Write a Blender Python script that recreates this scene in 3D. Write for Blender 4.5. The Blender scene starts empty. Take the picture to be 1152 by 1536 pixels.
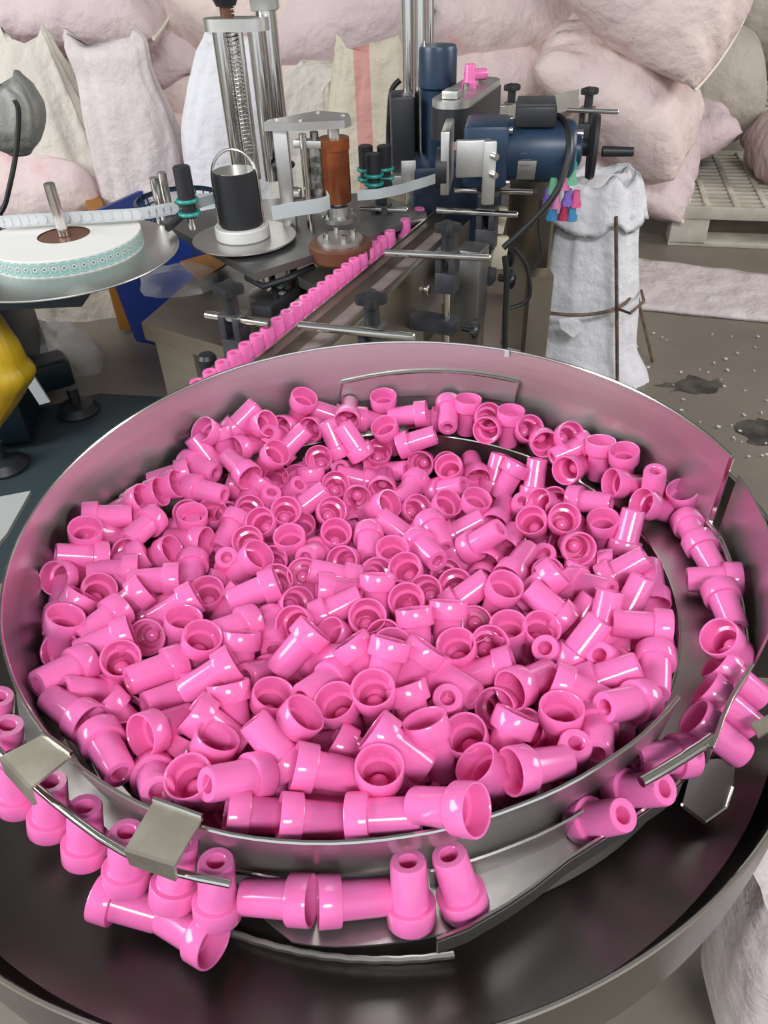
import bpy, bmesh, math, random
from mathutils import Vector, Matrix, Euler, noise
C = bpy.context.scene.collection
R3 = random.Random(7)
H = 1.10                                    # camera height above the floor
FPX = 1153.0
PIT, ROL = math.radians(38.3), math.radians(-2.5)
CAM = Vector((0, 0, H))
FW = Vector((0, math.cos(PIT), -math.sin(PIT)))
_r0 = Vector((1, 0, 0)); _u0 = _r0.cross(FW)
RT = _r0*math.cos(ROL) + _u0*math.sin(ROL)
UP = -_r0*math.sin(ROL) + _u0*math.cos(ROL)
# ---------------------------------------------------------------- camera
cd = bpy.data.cameras.new('camera'); cam = bpy.data.objects.new('camera', cd); C.objects.link(cam)
cd.sensor_fit = 'VERTICAL'; cd.sensor_height = 36; cd.lens = FPX/1536*36; cd.clip_start = 0.02
m = Matrix((RT, UP, -FW)).transposed().to_4x4(); m.translation = CAM; cam.matrix_world = m
S = bpy.context.scene; S.camera = cam
# ---------------------------------------------------------------- world, light, exposure
S.view_settings.view_transform = 'Standard'; S.view_settings.look = 'None'
S.view_settings.exposure = 0.0; S.view_settings.gamma = 1; S.view_settings.use_curve_mapping = False
S.cycles.use_denoising = True; S.cycles.max_bounces = 8; S.cycles.diffuse_bounces = 6; S.cycles.glossy_bounces = 5
S.cycles.sample_clamp_indirect = 6; S.cycles.caustics_reflective = False; S.cycles.caustics_refractive = False
w = bpy.data.worlds.new('world'); S.world = w; w.use_nodes = True
w.node_tree.nodes['Background'].inputs[0].default_value = (0.86, 0.93, 1.0, 1)
w.node_tree.nodes['Background'].inputs[1].default_value = 1.0
def area(name, loc, to, sx, sy, e, col=(1, 1, 1)):
    l = bpy.data.lights.new(name, 'AREA'); l.shape = 'RECTANGLE'; l.size = sx; l.size_y = sy; l.energy = e; l.color = col
    o = bpy.data.objects.new(name, l); C.objects.link(o); o.location = loc
    o.rotation_euler = (Vector(to)-Vector(loc)).to_track_quat('-Z', 'Y').to_euler(); return o
area('door_daylight', (0.5, -3.7, 4.9), (0, 0.9, 0.5), 2.2, 1.4, 350, (0.97, 0.98, 1.0))
area('side_fill_left', (-3.7, 0.6, 2.3), (0.2, 1.4, 0.5), 2.6, 1.6, 185, (0.95, 0.98, 1.0))  # added fill lamp from the left, not a known window
area('side_fill_right', (4.9, 1.6, 2.4), (0.6, 2.2, 0.4), 2.6, 1.6, 165, (1.0, 0.98, 0.95))  # its added counterpart on the right, brightens the sacks; no known window
# ---------------------------------------------------------------- helpers
def ray(px, py): return RT*((px-576)/FPX) - UP*((py-768)/FPX) + FW
def D(px, py, drop):                        # point on the level `drop` below the camera
    v = ray(px, py); return CAM + v*(drop/-v.z)
def Y(px, py, y):                           # point on the upright plane y metres ahead
    v = ray(px, py); return CAM + v*(y/v.y)
def X(px, py, x):
    v = ray(px, py); return CAM + v*(x/v.x)
def basis(axis, up=None):
    z = Vector(axis).normalized(); a = Vector(up) if up else (Vector((0, 0, 1)) if abs(z.z) < .95 else Vector((1, 0, 0)))
    x = a.cross(z).normalized(); y = z.cross(x)
    return Matrix((x, y, z)).transposed()
class MB:
    def __init__(s): s.v = []; s.f = []
    def add(s, vs, fs):
        b = len(s.v); s.v += [Vector(p) for p in vs]; s.f += [tuple(b+i for i in f) for f in fs]; return s
    def box(s, c, dim, rot=None, bev=0.0):
        c = Vector(c); a, b, h = dim[0]/2, dim[1]/2, dim[2]/2
        M = rot if rot is not None else Matrix.Identity(3)
        if bev <= 0:
            vs = [c+M@Vector((x*a, y*b, z*h)) for z in (-1, 1) for x, y in ((-1, -1), (1, -1), (1, 1), (-1, 1))]
            return s.add(vs, [(3, 2, 1, 0), (4, 5, 6, 7), (0, 1, 5, 4), (1, 2, 6, 5), (2, 3, 7, 6), (3, 0, 4, 7)])
        bm = bmesh.new(); bmesh.ops.create_cube(bm, size=1)
        for v in bm.verts: v.co = Vector((v.co.x*2*a, v.co.y*2*b, v.co.z*2*h))
        bmesh.ops.bevel(bm, geom=bm.edges[:], offset=min(bev, a*.9, b*.9, h*.9), segments=2, affect='EDGES', profile=.5)
        bm.verts.index_update()
        s.add([c+M@v.co for v in bm.verts], [[v.index for v in f.verts] for f in bm.faces]); bm.free(); return s
    def lathe(s, prof, M=None, o=(0, 0, 0), n=24, fn=None):     # prof: (radius, height); closed at radius 0
        M = M if M is not None else Matrix.Identity(3); o = Vector(o); vs = []; fs = []; idx = []
        for (r, z) in prof:
            if r <= 1e-7: idx.append([len(vs)]); vs.append(o+M@Vector((0, 0, z)))
            else:
                row = []
                for k in range(n):
                    a = 2*math.pi*k/n; rr = r*(fn(a, z) if fn else 1)
                    row.append(len(vs)); vs.append(o+M@Vector((rr*math.cos(a), rr*math.sin(a), z)))
                idx.append(row)
        for A, B in zip(idx, idx[1:]):
            for k in range(n):
                k2 = (k+1) % n
                if len(A) == 1 and len(B) == 1: continue
                if len(A) == 1: fs.append((A[0], B[k2], B[k]))
                elif len(B) == 1: fs.append((A[k], A[k2], B[0]))
                else: fs.append((A[k], A[k2], B[k2], B[k]))
        return s.add(vs, fs)
    def cyl(s, p, q, r, r2=None, n=20, bev=0.0):
        p = Vector(p); q = Vector(q); L = (q-p).length; r2 = r if r2 is None else r2; b = min(bev, L*.4, r*.5)
        pr = [(0, 0), (r-b, 0), (r, b), (r2, L-b), (r2-b, L), (0, L)] if b > 0 else [(0, 0), (r, 0), (r2, L), (0, L)]
        return s.lathe(pr, basis(q-p), p, n)
    def tube(s, pts, r, n=8, closed=False):
        pts = [Vector(p) for p in pts]; N = len(pts); vs = []; fs = []; up = None
        for i, p in enumerate(pts):
            t = (pts[(i+1) % N]-pts[i-1]) if closed else (pts[min(i+1, N-1)]-pts[max(i-1, 0)])
            t.normalize()
            if up is None: up = Vector((0, 0, 1)) if abs(t.z) < .9 else Vector((1, 0, 0))
            x = up.cross(t).normalized(); y = t.cross(x); up = y
            for k in range(n):
                a = 2*math.pi*k/n; vs.append(p+(x*math.cos(a)+y*math.sin(a))*r)
        for i in range(N if closed else N-1):
            for k in range(n):
                k2 = (k+1) % n; j = (i+1) % N
                fs.append((i*n+k, i*n+k2, j*n+k2, j*n+k))
        if not closed: fs += [tuple(range(n))[::-1], tuple((N-1)*n+k for k in range(n))]
        return s.add(vs, fs)
    def prism(s, poly, z0, z1, M=None, o=(0, 0, 0)):
        M = M if M is not None else Matrix.Identity(3); o = Vector(o); n = len(poly)
        vs = [o+M@Vector((x, y, z0)) for x, y in poly]+[o+M@Vector((x, y, z1)) for x, y in poly]
        fs = [tuple(range(n))[::-1], tuple(range(n, 2*n))]+[(k, (k+1) % n, n+(k+1) % n, n+k) for k in range(n)]
        return s.add(vs, fs)
    def slab(s, top, th):                   # closed plate: 3-D outline, thickened straight down
        n = len(top); t = [Vector(p) for p in top]; vs = t+[p-Vector((0, 0, th)) for p in t]
        return s.add(vs, [tuple(range(n)), tuple(range(n, 2*n))[::-1]]+[(k, n+k, n+(k+1) % n, (k+1) % n) for k in range(n)])
    def strip(s, top, bot, th=.0015, out=None):   # upright sheet between two polylines with a thickness
        t = [Vector(p) for p in top]; b = [Vector(p) for p in bot]; n = len(t); vs = []; fs = []
        for i in range(n):
            d = t[min(i+1, n-1)]-t[max(i-1, 0)]; nn = Vector((d.y, -d.x, 0)).normalized()*th
            vs += [t[i], b[i], b[i]+nn, t[i]+nn]
        for i in range(n-1):
            for k in range(4): fs.append((i*4+k, i*4+(k+1) % 4, (i+1)*4+(k+1) % 4, (i+1)*4+k))
        fs += [(3, 2, 1, 0), tuple((n-1)*4+k for k in range(4))]
        return s.add(vs, fs)
    def build(s, name, mat, parent=None, origin=None, smooth=True, ang=35, fix=True):
        me = bpy.data.meshes.new(name); o_ = Vector(origin) if origin is not None else Vector((0, 0, 0))
        me.from_pydata([p-o_ for p in s.v], [], s.f)
        if fix:
            bm = bmesh.new(); bm.from_mesh(me); bmesh.ops.recalc_face_normals(bm, faces=bm.faces[:]); bm.to_mesh(me); bm.free()
        if smooth:
            me.polygons.foreach_set('use_smooth', [True]*len(me.polygons)); me.set_sharp_from_angle(angle=math.radians(ang))
        me.materials.append(mat); me.update()
        ob = bpy.data.objects.new(name, me); C.objects.link(ob)
        if parent is not None:
            ob.parent = parent; ob.location = o_-parent.location if origin is not None else -Vector(parent.location)
        else: ob.location = o_
        return ob
def tag(o, label=None, cat=None, group=None, kind=None):
    if label: o['label'] = label
    if cat: o['category'] = cat
    if group: o['group'] = group
    if kind: o['kind'] = kind
    return o
def empty(name, loc, label, cat, group=None):
    o = bpy.data.objects.new(name, None); C.objects.link(o); o.location = Vector(loc); o.empty_display_size = .02
    return tag(o, label, cat, group)
# ---------------------------------------------------------------- materials
def mat(name, col, rough=.5, metal=0.0, noise_col=None, nscale=8, namt=(.4, .6), bump=0.0, bscale=60, stretch=None, rvar=0.0, sub=0.0, trans=0.0, alpha=1.0, aniso=0.0, ior=1.5):
    m = bpy.data.materials.new(name); m.use_nodes = True; nt = m.node_tree; b = nt.nodes['Principled BSDF']
    b.inputs['Base Color'].default_value = (*col, 1); b.inputs['Roughness'].default_value = rough; b.inputs['Metallic'].default_value = metal
    b.inputs['IOR'].default_value = ior
    if sub: b.inputs['Subsurface Weight'].default_value = sub; b.inputs['Subsurface Radius'].default_value = (.0025, .0008, .0014); b.inputs['Subsurface Scale'].default_value = 1
    if trans: b.inputs['Transmission Weight'].default_value = trans
    if alpha < 1: b.inputs['Alpha'].default_value = alpha
    if aniso: b.inputs['Anisotropic'].default_value = aniso
    if noise_col or bump or rvar:
        tc = nt.nodes.new('ShaderNodeTexCoord'); mp = nt.nodes.new('ShaderNodeMapping'); nt.links.new(tc.outputs['Object'], mp.inputs[0])
        if stretch: mp.inputs['Scale'].default_value = stretch
        def nz(sc, det=4):
            n = nt.nodes.new('ShaderNodeTexNoise'); n.inputs['Scale'].default_value = sc; n.inputs['Detail'].default_value = det
            nt.links.new(mp.outputs[0], n.inputs['Vector']); return n
        if noise_col:
            n = nz(nscale); r = nt.nodes.new('ShaderNodeMapRange'); r.inputs[1].default_value, r.inputs[2].default_value = namt
            nt.links.new(n.outputs[0], r.inputs[0]); mx = nt.nodes.new('ShaderNodeMix'); mx.data_type = 'RGBA'
            mx.inputs[6].default_value = (*col, 1); mx.inputs[7].default_value = (*noise_col, 1)
            nt.links.new(r.outputs[0], mx.inputs[0]); nt.links.new(mx.outputs[2], b.inputs['Base Color'])
        if rvar:
            n = nz(nscale*2); r = nt.nodes.new('ShaderNodeMapRange'); r.inputs[3].default_value = rough-rvar; r.inputs[4].default_value = rough+rvar
            nt.links.new(n.outputs[0], r.inputs[0]); nt.links.new(r.outputs[0], b.inputs['Roughness'])
        if bump:
            n = nz(bscale, 6); bp = nt.nodes.new('ShaderNodeBump'); bp.inputs['Strength'].default_value = bump; bp.inputs['Distance'].default_value = .01
            nt.links.new(n.outputs[0], bp.inputs['Height']); nt.links.new(bp.outputs[0], b.inputs['Normal'])
    return m
PINK = mat('pink_plastic', (.82, .175, .45), .13, sub=.22)
STEEL = mat('brushed_stainless', (.70, .675, .65), .36, 1, noise_col=(.52, .50, .48), nscale=3, bump=.02, bscale=90, stretch=(1, 1, 9), rvar=.05)
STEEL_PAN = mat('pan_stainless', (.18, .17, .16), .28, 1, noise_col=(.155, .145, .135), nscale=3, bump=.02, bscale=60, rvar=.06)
STEEL_DK = mat('worn_bracket_steel', (.58, .54, .45), .52, 1, noise_col=(.46, .42, .34), nscale=40, rvar=.06)
CHROME = mat('bright_rod', (.72, .70, .66), .16, 1)
TABLE = mat('table_stainless', (.36, .32, .27), .36, 1, noise_col=(.27, .235, .19), nscale=5, rvar=.08)
ALU = mat('satin_aluminium', (.66, .65, .62), .42, 1, noise_col=(.55, .54, .51), nscale=12)
ALU_DK = mat('grey_plate', (.30, .30, .295), .42, .9, noise_col=(.22, .215, .21), nscale=6)
BLACK = mat('black_plastic', (.018, .019, .022), .45)
BLACK_B = mat('black_bracket', (.028, .030, .036), .5, noise_col=(.05, .05, .055), nscale=30)
RUBBER = mat('black_cable', (.012, .012, .013), .4)
NAVY = mat('navy_paint', (.018, .042, .085), .38, noise_col=(.012, .028, .06), nscale=20)
BLUE = mat('blue_plastic', (.012, .035, .20), .4)
TEAL_DK = mat('dark_teal_paint', (.006, .018, .024), .45)
MATBLUE = mat('floor_mat', (.028, .045, .052), .6)
WHITEP = mat('white_paper', (.78, .76, .72), .6)
LINER = mat('label_liner', (.56, .60, .60), .5)
TEALINK = mat('teal_print', (.28, .56, .50), .55)
GREYINK = mat('grey_print', (.10, .12, .15), .55)
TEALRING = mat('teal_ring', (.02, .30, .25), .4)
AMBER = mat('amber_rubber', (.23, .060, .010), .35, noise_col=(.14, .030, .006), nscale=25, sub=.2)
BROWN = mat('brown_rubber', (.13, .045, .022), .45)
KNURL = mat('worn_roller', (.45, .44, .42), .4, .9, noise_col=(.12, .11, .10), nscale=70)
BELT = mat('conveyor_belt', (.46, .36, .34), .55, noise_col=(.36, .28, .265), nscale=30)
CREAM = mat('cream_plastic', (.62, .56, .42), .5)
YELLOW = mat('yellow_bag_film', (.52, .33, .010), .35, noise_col=(.38, .22, .005), nscale=8, bump=.3, bscale=14)
ORANGE = mat('orange_card', (.36, .14, .02), .6)
FILM = mat('clear_film', (.75, .72, .70), .25, alpha=.28, bump=.5, bscale=30)
TAG = mat('white_tag', (.62, .62, .63), .6)
def sackmat(name, a, b, stain=None, weave=True, stripe=None, rough=.62):
    m = mat(name, a, rough, noise_col=b, nscale=4, namt=(.35, .65), bump=.65, bscale=14, stretch=(1, 1, 1))
    nt = m.node_tree; bs = nt.nodes['Principled BSDF']; tc = [n for n in nt.nodes if n.type == 'TEX_COORD'][0]
    bp = [n for n in nt.nodes if n.type == 'BUMP'][0]; bp.inputs['Distance'].default_value = .03
    if weave:
        n2 = nt.nodes.new('ShaderNodeTexNoise'); n2.inputs['Scale'].default_value = 220; nt.links.new(tc.outputs['Object'], n2.inputs['Vector'])
        b2 = nt.nodes.new('ShaderNodeBump'); b2.inputs['Strength'].default_value = .12; b2.inputs['Distance'].default_value = .004
        nt.links.new(n2.outputs[0], b2.inputs['Height']); nt.links.new(bp.outputs[0], b2.inputs['Normal']); nt.links.new(b2.outputs[0], bs.inputs['Normal'])
    last = bs.inputs['Base Color'].links[0].from_socket
    if stain:
        n3 = nt.nodes.new('ShaderNodeTexNoise'); n3.inputs['Scale'].default_value = 7; n3.inputs['Detail'].default_value = 3; nt.links.new(tc.outputs['Object'], n3.inputs['Vector'])
        r = nt.nodes.new('ShaderNodeMapRange'); r.inputs[1].default_value = .62; r.inputs[2].default_value = .74; nt.links.new(n3.outputs[0], r.inputs[0])
        mx = nt.nodes.new('ShaderNodeMix'); mx.data_type = 'RGBA'; mx.inputs[7].default_value = (*stain, 1)
        nt.links.new(r.outputs[0], mx.inputs[0]); nt.links.new(last, mx.inputs[6]); nt.links.new(mx.outputs[2], bs.inputs['Base Color']); last = mx.outputs[2]
    if stripe:
        sp = nt.nodes.new('ShaderNodeSeparateXYZ'); nt.links.new(tc.outputs['Object'], sp.inputs[0])
        c = nt.nodes.new('ShaderNodeMath'); c.operation = 'COMPARE'; c.inputs[1].default_value = stripe[0]; c.inputs[2].default_value = stripe[1]
        nt.links.new(sp.outputs[0], c.inputs[0]); mx = nt.nodes.new('ShaderNodeMix'); mx.data_type = 'RGBA'; mx.inputs[7].default_value = (.56, .27, .23, 1)
        nt.links.new(c.outputs[0], mx.inputs[0]); nt.links.new(last, mx.inputs[6]); nt.links.new(mx.outputs[2], bs.inputs['Base Color'])
    return m
SK_PINK = sackmat('sack_pale_pink', (.70, .57, .53), (.66, .52, .51), stain=(.70, .30, .33))
SK_BEIGE = sackmat('sack_beige_pink', (.64, .53, .47), (.66, .52, .48))
SK_LAV = sackmat('sack_lavender', (.62, .50, .50), (.56, .44, .45))
SK_WHITE = sackmat('sack_white', (.66, .59, .57), (.60, .51, .51))
SK_IVORY = sackmat('sack_ivory', (.56, .51, .44), (.62, .57, .50))
SK_STRIPE = sackmat('sack_red_stripe', (.52, .46, .36), (.60, .53, .42), stripe=(.008, .022))
SK_BROWN = sackmat('sack_grey_brown', (.36, .32, .27), (.42, .37, .32))  # darker grey-brown than the other sacks
SK_BRIGHT = sackmat('sack_bright_white', (.72, .71, .73), (.66, .64, .67))
SK_GREY = sackmat('cloth_grey', (.30, .29, .26), (.24, .25, .23))
THREAD = mat('stitch_thread', (.70, .66, .56), .7)
FLOOR = mat('concrete_floor', (.24, .205, .165), .42, noise_col=(.17, .147, .12), nscale=2.2, namt=(.3, .7), bump=.12, bscale=40, rvar=.10)
WALLM = mat('grey_wall', (.46, .45, .43), .8, noise_col=(.40, .39, .37), nscale=3)
DARKM = mat('dark_roof', (.34, .34, .34), .9)
PALLET = mat('pallet_plastic', (.60, .56, .48), .55, noise_col=(.48, .44, .36), nscale=9)
RUST = mat('rusty_rod', (.16, .10, .06), .6, noise_col=(.08, .05, .035), nscale=60)
# ---------------------------------------------------------------- the building
def struct(name, mb, m, smooth=False):
    o = mb.build(name, m, smooth=smooth); o['kind'] = 'structure'; return o
struct('floor', MB().box((0.6, 2.2, -.05), (9.2, 10.4, .1)), FLOOR)
struct('wall_back', MB().box((0.6, 7.35, 2.2), (9.2, .1, 4.6)), WALLM)
struct('wall_left', MB().box((-3.95, 2.2, 2.2), (.1, 10.4, 4.6)), WALLM)
struct('wall_right', MB().box((5.15, 2.2, 2.2), (.1, 10.4, 4.6)), WALLM)
struct('ceiling', MB().box((0.6, 2.2, 4.55), (9.2, 10.4, .1)), DARKM)
# ---------------------------------------------------------------- vibrating bowl
BC = Vector((0, .490, 0)); PC = Vector((-.042, .526, 0)); IC = Vector((.002, .497, 0))
def interp(tab, x):
    for (a, va), (b, vb) in zip(tab, tab[1:]):
        if a <= x <= b: return va+(vb-va)*(x-a)/(b-a)
    return tab[0][1] if x < tab[0][0] else tab[-1][1]
# angle runs clockwise from the front right, in degrees below the +X axis
RW = [(44, .2570), (60, .2565), (75, .259), (90, .265), (112, .277), (135, .2885), (160, .2965), (180, .2985), (210, .2975), (270, .2925), (315, .2975), (351, .3020)]
ZW = [(44, .409), (110, .409), (150, .402), (180, .395), (240, .383), (270, .380), (351, .380)]
def rw(a): return interp(RW, a)
def flare(a): return interp([(44, .008), (60, .014), (320, .017), (351, .006)], a)
def pol(c, a, r, drop): return Vector((c.x+r*math.cos(math.radians(-a)), c.y+r*math.sin(math.radians(-a)), H-drop))
bowl = empty('vibratory_bowl', (0, .49, 0), 'large round stainless vibrating bowl heaped with pink caps', 'feeder bowl')
A_ = [44+i*3.0 for i in range(103)]; A_[-1] = 351
MB().strip([pol(BC, a, rw(a), interp(ZW, a)) for a in A_], [pol(BC, a, rw(a)-flare(a), .480) for a in A_], -.0018).build('spiral_wall', STEEL, bowl)
MB().tube([pol(BC, a, rw(a)+.0005, interp(ZW, a)-.0003) for a in A_], .0014, 6).build('wall_rim', CHROME, bowl)
# plate welded on the inside of the back wall
pa = [278-i*1.5 for i in range(18)]
def onwall(px, py):                        # point on the inner face of the back wall
    v = ray(px, py)
    lo, hi = .5, 1.3
    for _ in range(40):
        s = (lo+hi)/2; p = CAM+v*s; d = Vector((p.x-BC.x, p.y-BC.y)).length
        a = (-math.degrees(math.atan2(p.y-BC.y, p.x-BC.x))) % 360
        if d > rw(a)-flare(a)*((H-p.z)-.38)/.10-.003: hi = s
        else: lo = s
    return CAM+v*s
tp = [onwall(x, 557+.00095*(x-648)*(x-648)) for x in range(514, 781, 12)]; bt = [onwall(x, 592+.0007*(x-648)*(x-648)) for x in range(508, 786, 12)][:len(tp)]
MB().strip(tp, bt, .0022).build('wall_patch_plate', STEEL, bowl)
MB().tube([bt[0]+Vector((0, -.002, 0))]+[p+Vector((0, -.0015, 0)) for p in tp]+[bt[-1]+Vector((0, -.002, 0))], .0013, 6).build('patch_weld', CHROME, bowl)
# inner wall below the track, and the bowl bottom
AI = [i*4 for i in range(91)]
MB().strip([pol(IC, a, .246, .474) for a in AI], [pol(IC, a, .244, .552) for a in AI], -.0018).build('inner_wall', STEEL, bowl)
MB().tube([pol(IC, a, .2455, .4735) for a in AI if not 48 < a < 140], .0013, 6).build('track_edge', CHROME, bowl)
MB().lathe([(0, H-.535), (.12, H-.540), (.246, H-.552), (.246, H-.556), (.12, H-.544), (0, H-.539)], o=IC, n=64).build('bowl_bottom', STEEL, bowl)
def sector(angs, ci, ri, co, ro, d1, d2=None, th=.002):
    mb = MB(); vs = []; fs = []
    for a in angs:
        dd = interp(d1, a) if isinstance(d1, list) else d1; de = dd if d2 is None else d2
        p = pol(ci, a, ri(a), dd); q = pol(co, a, ro(a), de)
        vs += [p, q, q-Vector((0, 0, th)), p-Vector((0, 0, th))]
    n = len(angs)
    for i in range(n-1):
        for k in range(4): fs.append((i*4+k, i*4+(k+1) % 4, (i+1)*4+(k+1) % 4, (i+1)*4+k))
    fs += [(3, 2, 1, 0), tuple((n-1)*4+k for k in range(4))]
    return mb.add(vs, fs)
LOW = [(355, .298), (364.7, .292), (375.5, .289), (385, .290), (392, .292), (404, .280)]
def router(a):
    return rw(a) if a <= 351 else interp([(351, .302)]+LOW, a)
angs = [150+i*3 for i in range(85)]
sector(angs, IC, lambda a: .2455, BC, lambda a: router(a)-.001, .4745).build('inner_track', STEEL, bowl)
la = [351+i*2 for i in range(17)]
MB().strip([pol(BC, a, interp(LOW, a), .451) for a in la], [pol(BC, a, interp(LOW, a), .477) for a in la], .0018).build('low_wall', STEEL, bowl)
MB().tube([pol(BC, a, interp(LOW, a)+.0008, .4508) for a in la], .0013, 6).build('low_wall_rim', CHROME, bowl)
MB().strip([pol(BC, 351, .302, .380), pol(BC, 351.6, .3035, .380)], [pol(BC, 351, .300, .470), pol(BC, 351.6, .3015, .470)], .002).build('wall_end_edge', CHROME, bowl)
RO = [(25, .294), (34.7, .292), (48.8, .275), (64, .2716), (73, .277), (85.7, .2920), (93.3, .2955), (99, .2985), (103, .2985), (107, .287), (135, .3015), (170, .312)]
fa = [25+i*2.5 for i in range(59)]
sector(fa, BC, lambda a: (rw(a)-flare(a) if a >= 44 else .2475)-.001, BC, lambda a: max(interp(RO, a), rw(max(a, 44))+.009), .4735).build('outer_track', STEEL, bowl)
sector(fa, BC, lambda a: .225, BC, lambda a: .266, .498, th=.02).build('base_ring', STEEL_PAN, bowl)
MB().strip([pol(BC, a, min(rw(max(a, 44)), .268)-.004, .476) for a in fa], [pol(BC, a, .272, .503) for a in fa], .002).build('skirt_wall', STEEL, bowl)
GW = [(349, .3160), (356, .3115), (364.5, .3070), (376, .3010), (390, .296)]
ga = [351.5+i*2 for i in range(17)]
MB().strip([pol(BC, a, interp(GW, a), .400+.0006*max(0, a-364)) for a in ga], [pol(BC, a, interp(GW, a)-.004, .498) for a in ga], .0018).build('outer_guard_wall', STEEL, bowl)
# low guard strip along the right front of the track
gp = [(655, 1409), (700, 1392), (760, 1357), (800, 1330), (850, 1290), (900, 1258), (950, 1226), (1000, 1192), (1020, 1172)]
MB().strip([D(x, y, .457) for x, y in gp], [D(x, y, .457)+Vector((0, 0, -.015)) for x, y in gp], .0018).build('guard_strip', STEEL, bowl)
MB().tube([D(x, y, .4568) for x, y in gp], .0015, 6).build('guard_strip_edge', CHROME, bowl)
# double skin of the wall at the right front
wa = [62+i*3 for i in range(9)]
MB().strip([pol(BC, a, rw(a)+.002, .452) for a in wa], [pol(BC, a, rw(a)+.001, .474) for a in wa], .0016).build('wall_backing_strip', STEEL, bowl)
# spout flange that hangs outside the track
fl = [(D(1040, 1143, .466)), D(1075, 1138, .466), D(1103, 1140, .470), D(1100, 1180, .484), D(1090, 1212, .494), D(1058, 1235, .500), D(1040, 1221, .488), D(1023, 1208, .474)]
MB().slab(fl, .0018).build('spout_flange', STEEL, bowl)
MB().tube([D(1023, 1207, .473), D(1040, 1220, .487), D(1058, 1234, .499), D(1090, 1211, .493), D(1100, 1180, .483)], .001, 6).build('flange_edge', CHROME, bowl)
# guide plate over the outgoing caps and its rod
gu = [(1129, 996), (1112, 1022), (1098, 1046), (1085, 1076), (1074, 1108), (1068, 1122)]
MB().strip([D(x, y, .424) for x, y in gu], [D(x, y, .424)+Vector((0.001, 0, -.017)) for x, y in gu], .0018).build('guide_plate', STEEL, bowl)
MB().tube([D(x, y, .4235) for x, y in gu], .0012, 6).build('guide_plate_edge', CHROME, bowl)
MB().tube([D(962, 1173, .428), D(985, 1160, .428), D(1020, 1139, .428), D(1050, 1120, .428), D(1068, 1107, .428)], .0036, 14).build('guide_rod', CHROME, bowl)
MB().slab([D(1112, 1015, .47), D(1170, 1018, .47), D(1170, 1034, .47), D(1114, 1030, .47)], .004).build('support_bar', STEEL_DK, bowl)
MB().slab([D(1126, 1085, .44), D(1160, 1068, .44), D(1160, 1092, .44), D(1140, 1104, .44)], .003).build('support_foot', STEEL_DK, bowl)
# brackets and rods over the front track
def bracket(a, b, c, d, e, f, dr):
    top = [D(*a, dr-.002), D(*b, dr-.002), D(*c, dr), D(*d, dr)]
    mb = MB().slab(top, .0022)
    lo = [D(*d, dr), D(*c, dr)]; hi = [D(*f, dr+.014), D(*e, dr+.014)]
    n = (lo[0]-top[0]); n.z = 0; n.normalize(); n *= .0022
    mb.add([lo[0], lo[1], hi[1], hi[0], lo[0]+n, lo[1]+n, hi[1]+n, hi[0]+n], [(0, 1, 2, 3), (7, 6, 5, 4), (0, 4, 5, 1), (1, 5, 6, 2), (2, 6, 7, 3), (3, 7, 4, 0)])
    br = mb.build('rod_bracket', STEEL_DK, bowl)
    w = MB().tube([top[0]+(top[1]-top[0])*t+Vector((0, 0, .0012)) for t in (0, .2, .4, .6, .8, 1)], .0016, 6).build('weld_bead', CHROME, br)
    w.location = (0, 0, 0)
bracket((66, 1101), (108, 1132), (48, 1180), (4, 1133), (56, 1206), (12, 1157), .405)
bracket((231, 1200), (304, 1226), (264, 1294), (189, 1271), (267, 1317), (198, 1292), .405)
rod = [(346, 1326), (300, 1317), (258, 1307), (220, 1294), (185, 1277), (150, 1256), (115, 1230), (82, 1204), (52, 1178), (25, 1153), (0, 1128), (-20, 1106)]
MB().tube([D(x, y, .424) for x, y in rod], .0025, 12).build('retaining_rod', CHROME, bowl)
MB().tube([pol(BC, a, rw(a)-flare(a)+.0005, .4725) for a in [78+i for i in range(36)]], .0015, 8).build('wall_weld', CHROME, bowl)
MB().tube([D(x, y, .4725) for x, y in [(345, 1304), (390, 1312), (440, 1322), (500, 1329), (560, 1331), (620, 1329)]], .0016, 8).build('track_weld', CHROME, bowl)
# wide catch pan around the bowl
def arc_lathe(prof, c, a0, a1, n):        # part of a turned shape, with closed ends; prof is a closed outline
    m_ = len(prof); vs = []; fs = []
    for i in range(n+1):
        t = math.radians(a0+(a1-a0)*i/n)
        vs += [Vector((c.x+r*math.cos(t), c.y+r*math.sin(t), z)) for r, z in prof]
    for i in range(n):
        for k in range(m_): fs.append((i*m_+k, i*m_+(k+1) % m_, (i+1)*m_+(k+1) % m_, (i+1)*m_+k))
    fs += [tuple(range(m_))[::-1], tuple(n*m_+k for k in range(m_))]
    return MB().add(vs, fs)
PA0, PA1 = 15, -176
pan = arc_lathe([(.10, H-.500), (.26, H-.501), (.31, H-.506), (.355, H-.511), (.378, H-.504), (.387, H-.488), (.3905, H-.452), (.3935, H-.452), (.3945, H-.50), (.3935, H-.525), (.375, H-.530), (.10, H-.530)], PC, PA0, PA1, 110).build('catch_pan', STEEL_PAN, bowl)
pr = MB().tube([PC+Vector((.392*math.cos(math.radians(t)), .392*math.sin(math.radians(t)), H-.4515)) for t in range(PA0, PA1-1, -1)], .0016, 6).build('pan_rim', CHROME, pan); pr.location = (0, 0, 0)
MB().tube([pol(BC, a, .2935+.0002*math.sin(a*23), .500) for a in [84+i*.5 for i in range(68)]], .0022, 7).build('pan_weld', STEEL, bowl)
MB().cyl((0, .49, 0), (0, .49, H-.53), .20, .17, 48).build('drive_base', STEEL_DK, bowl)
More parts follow.
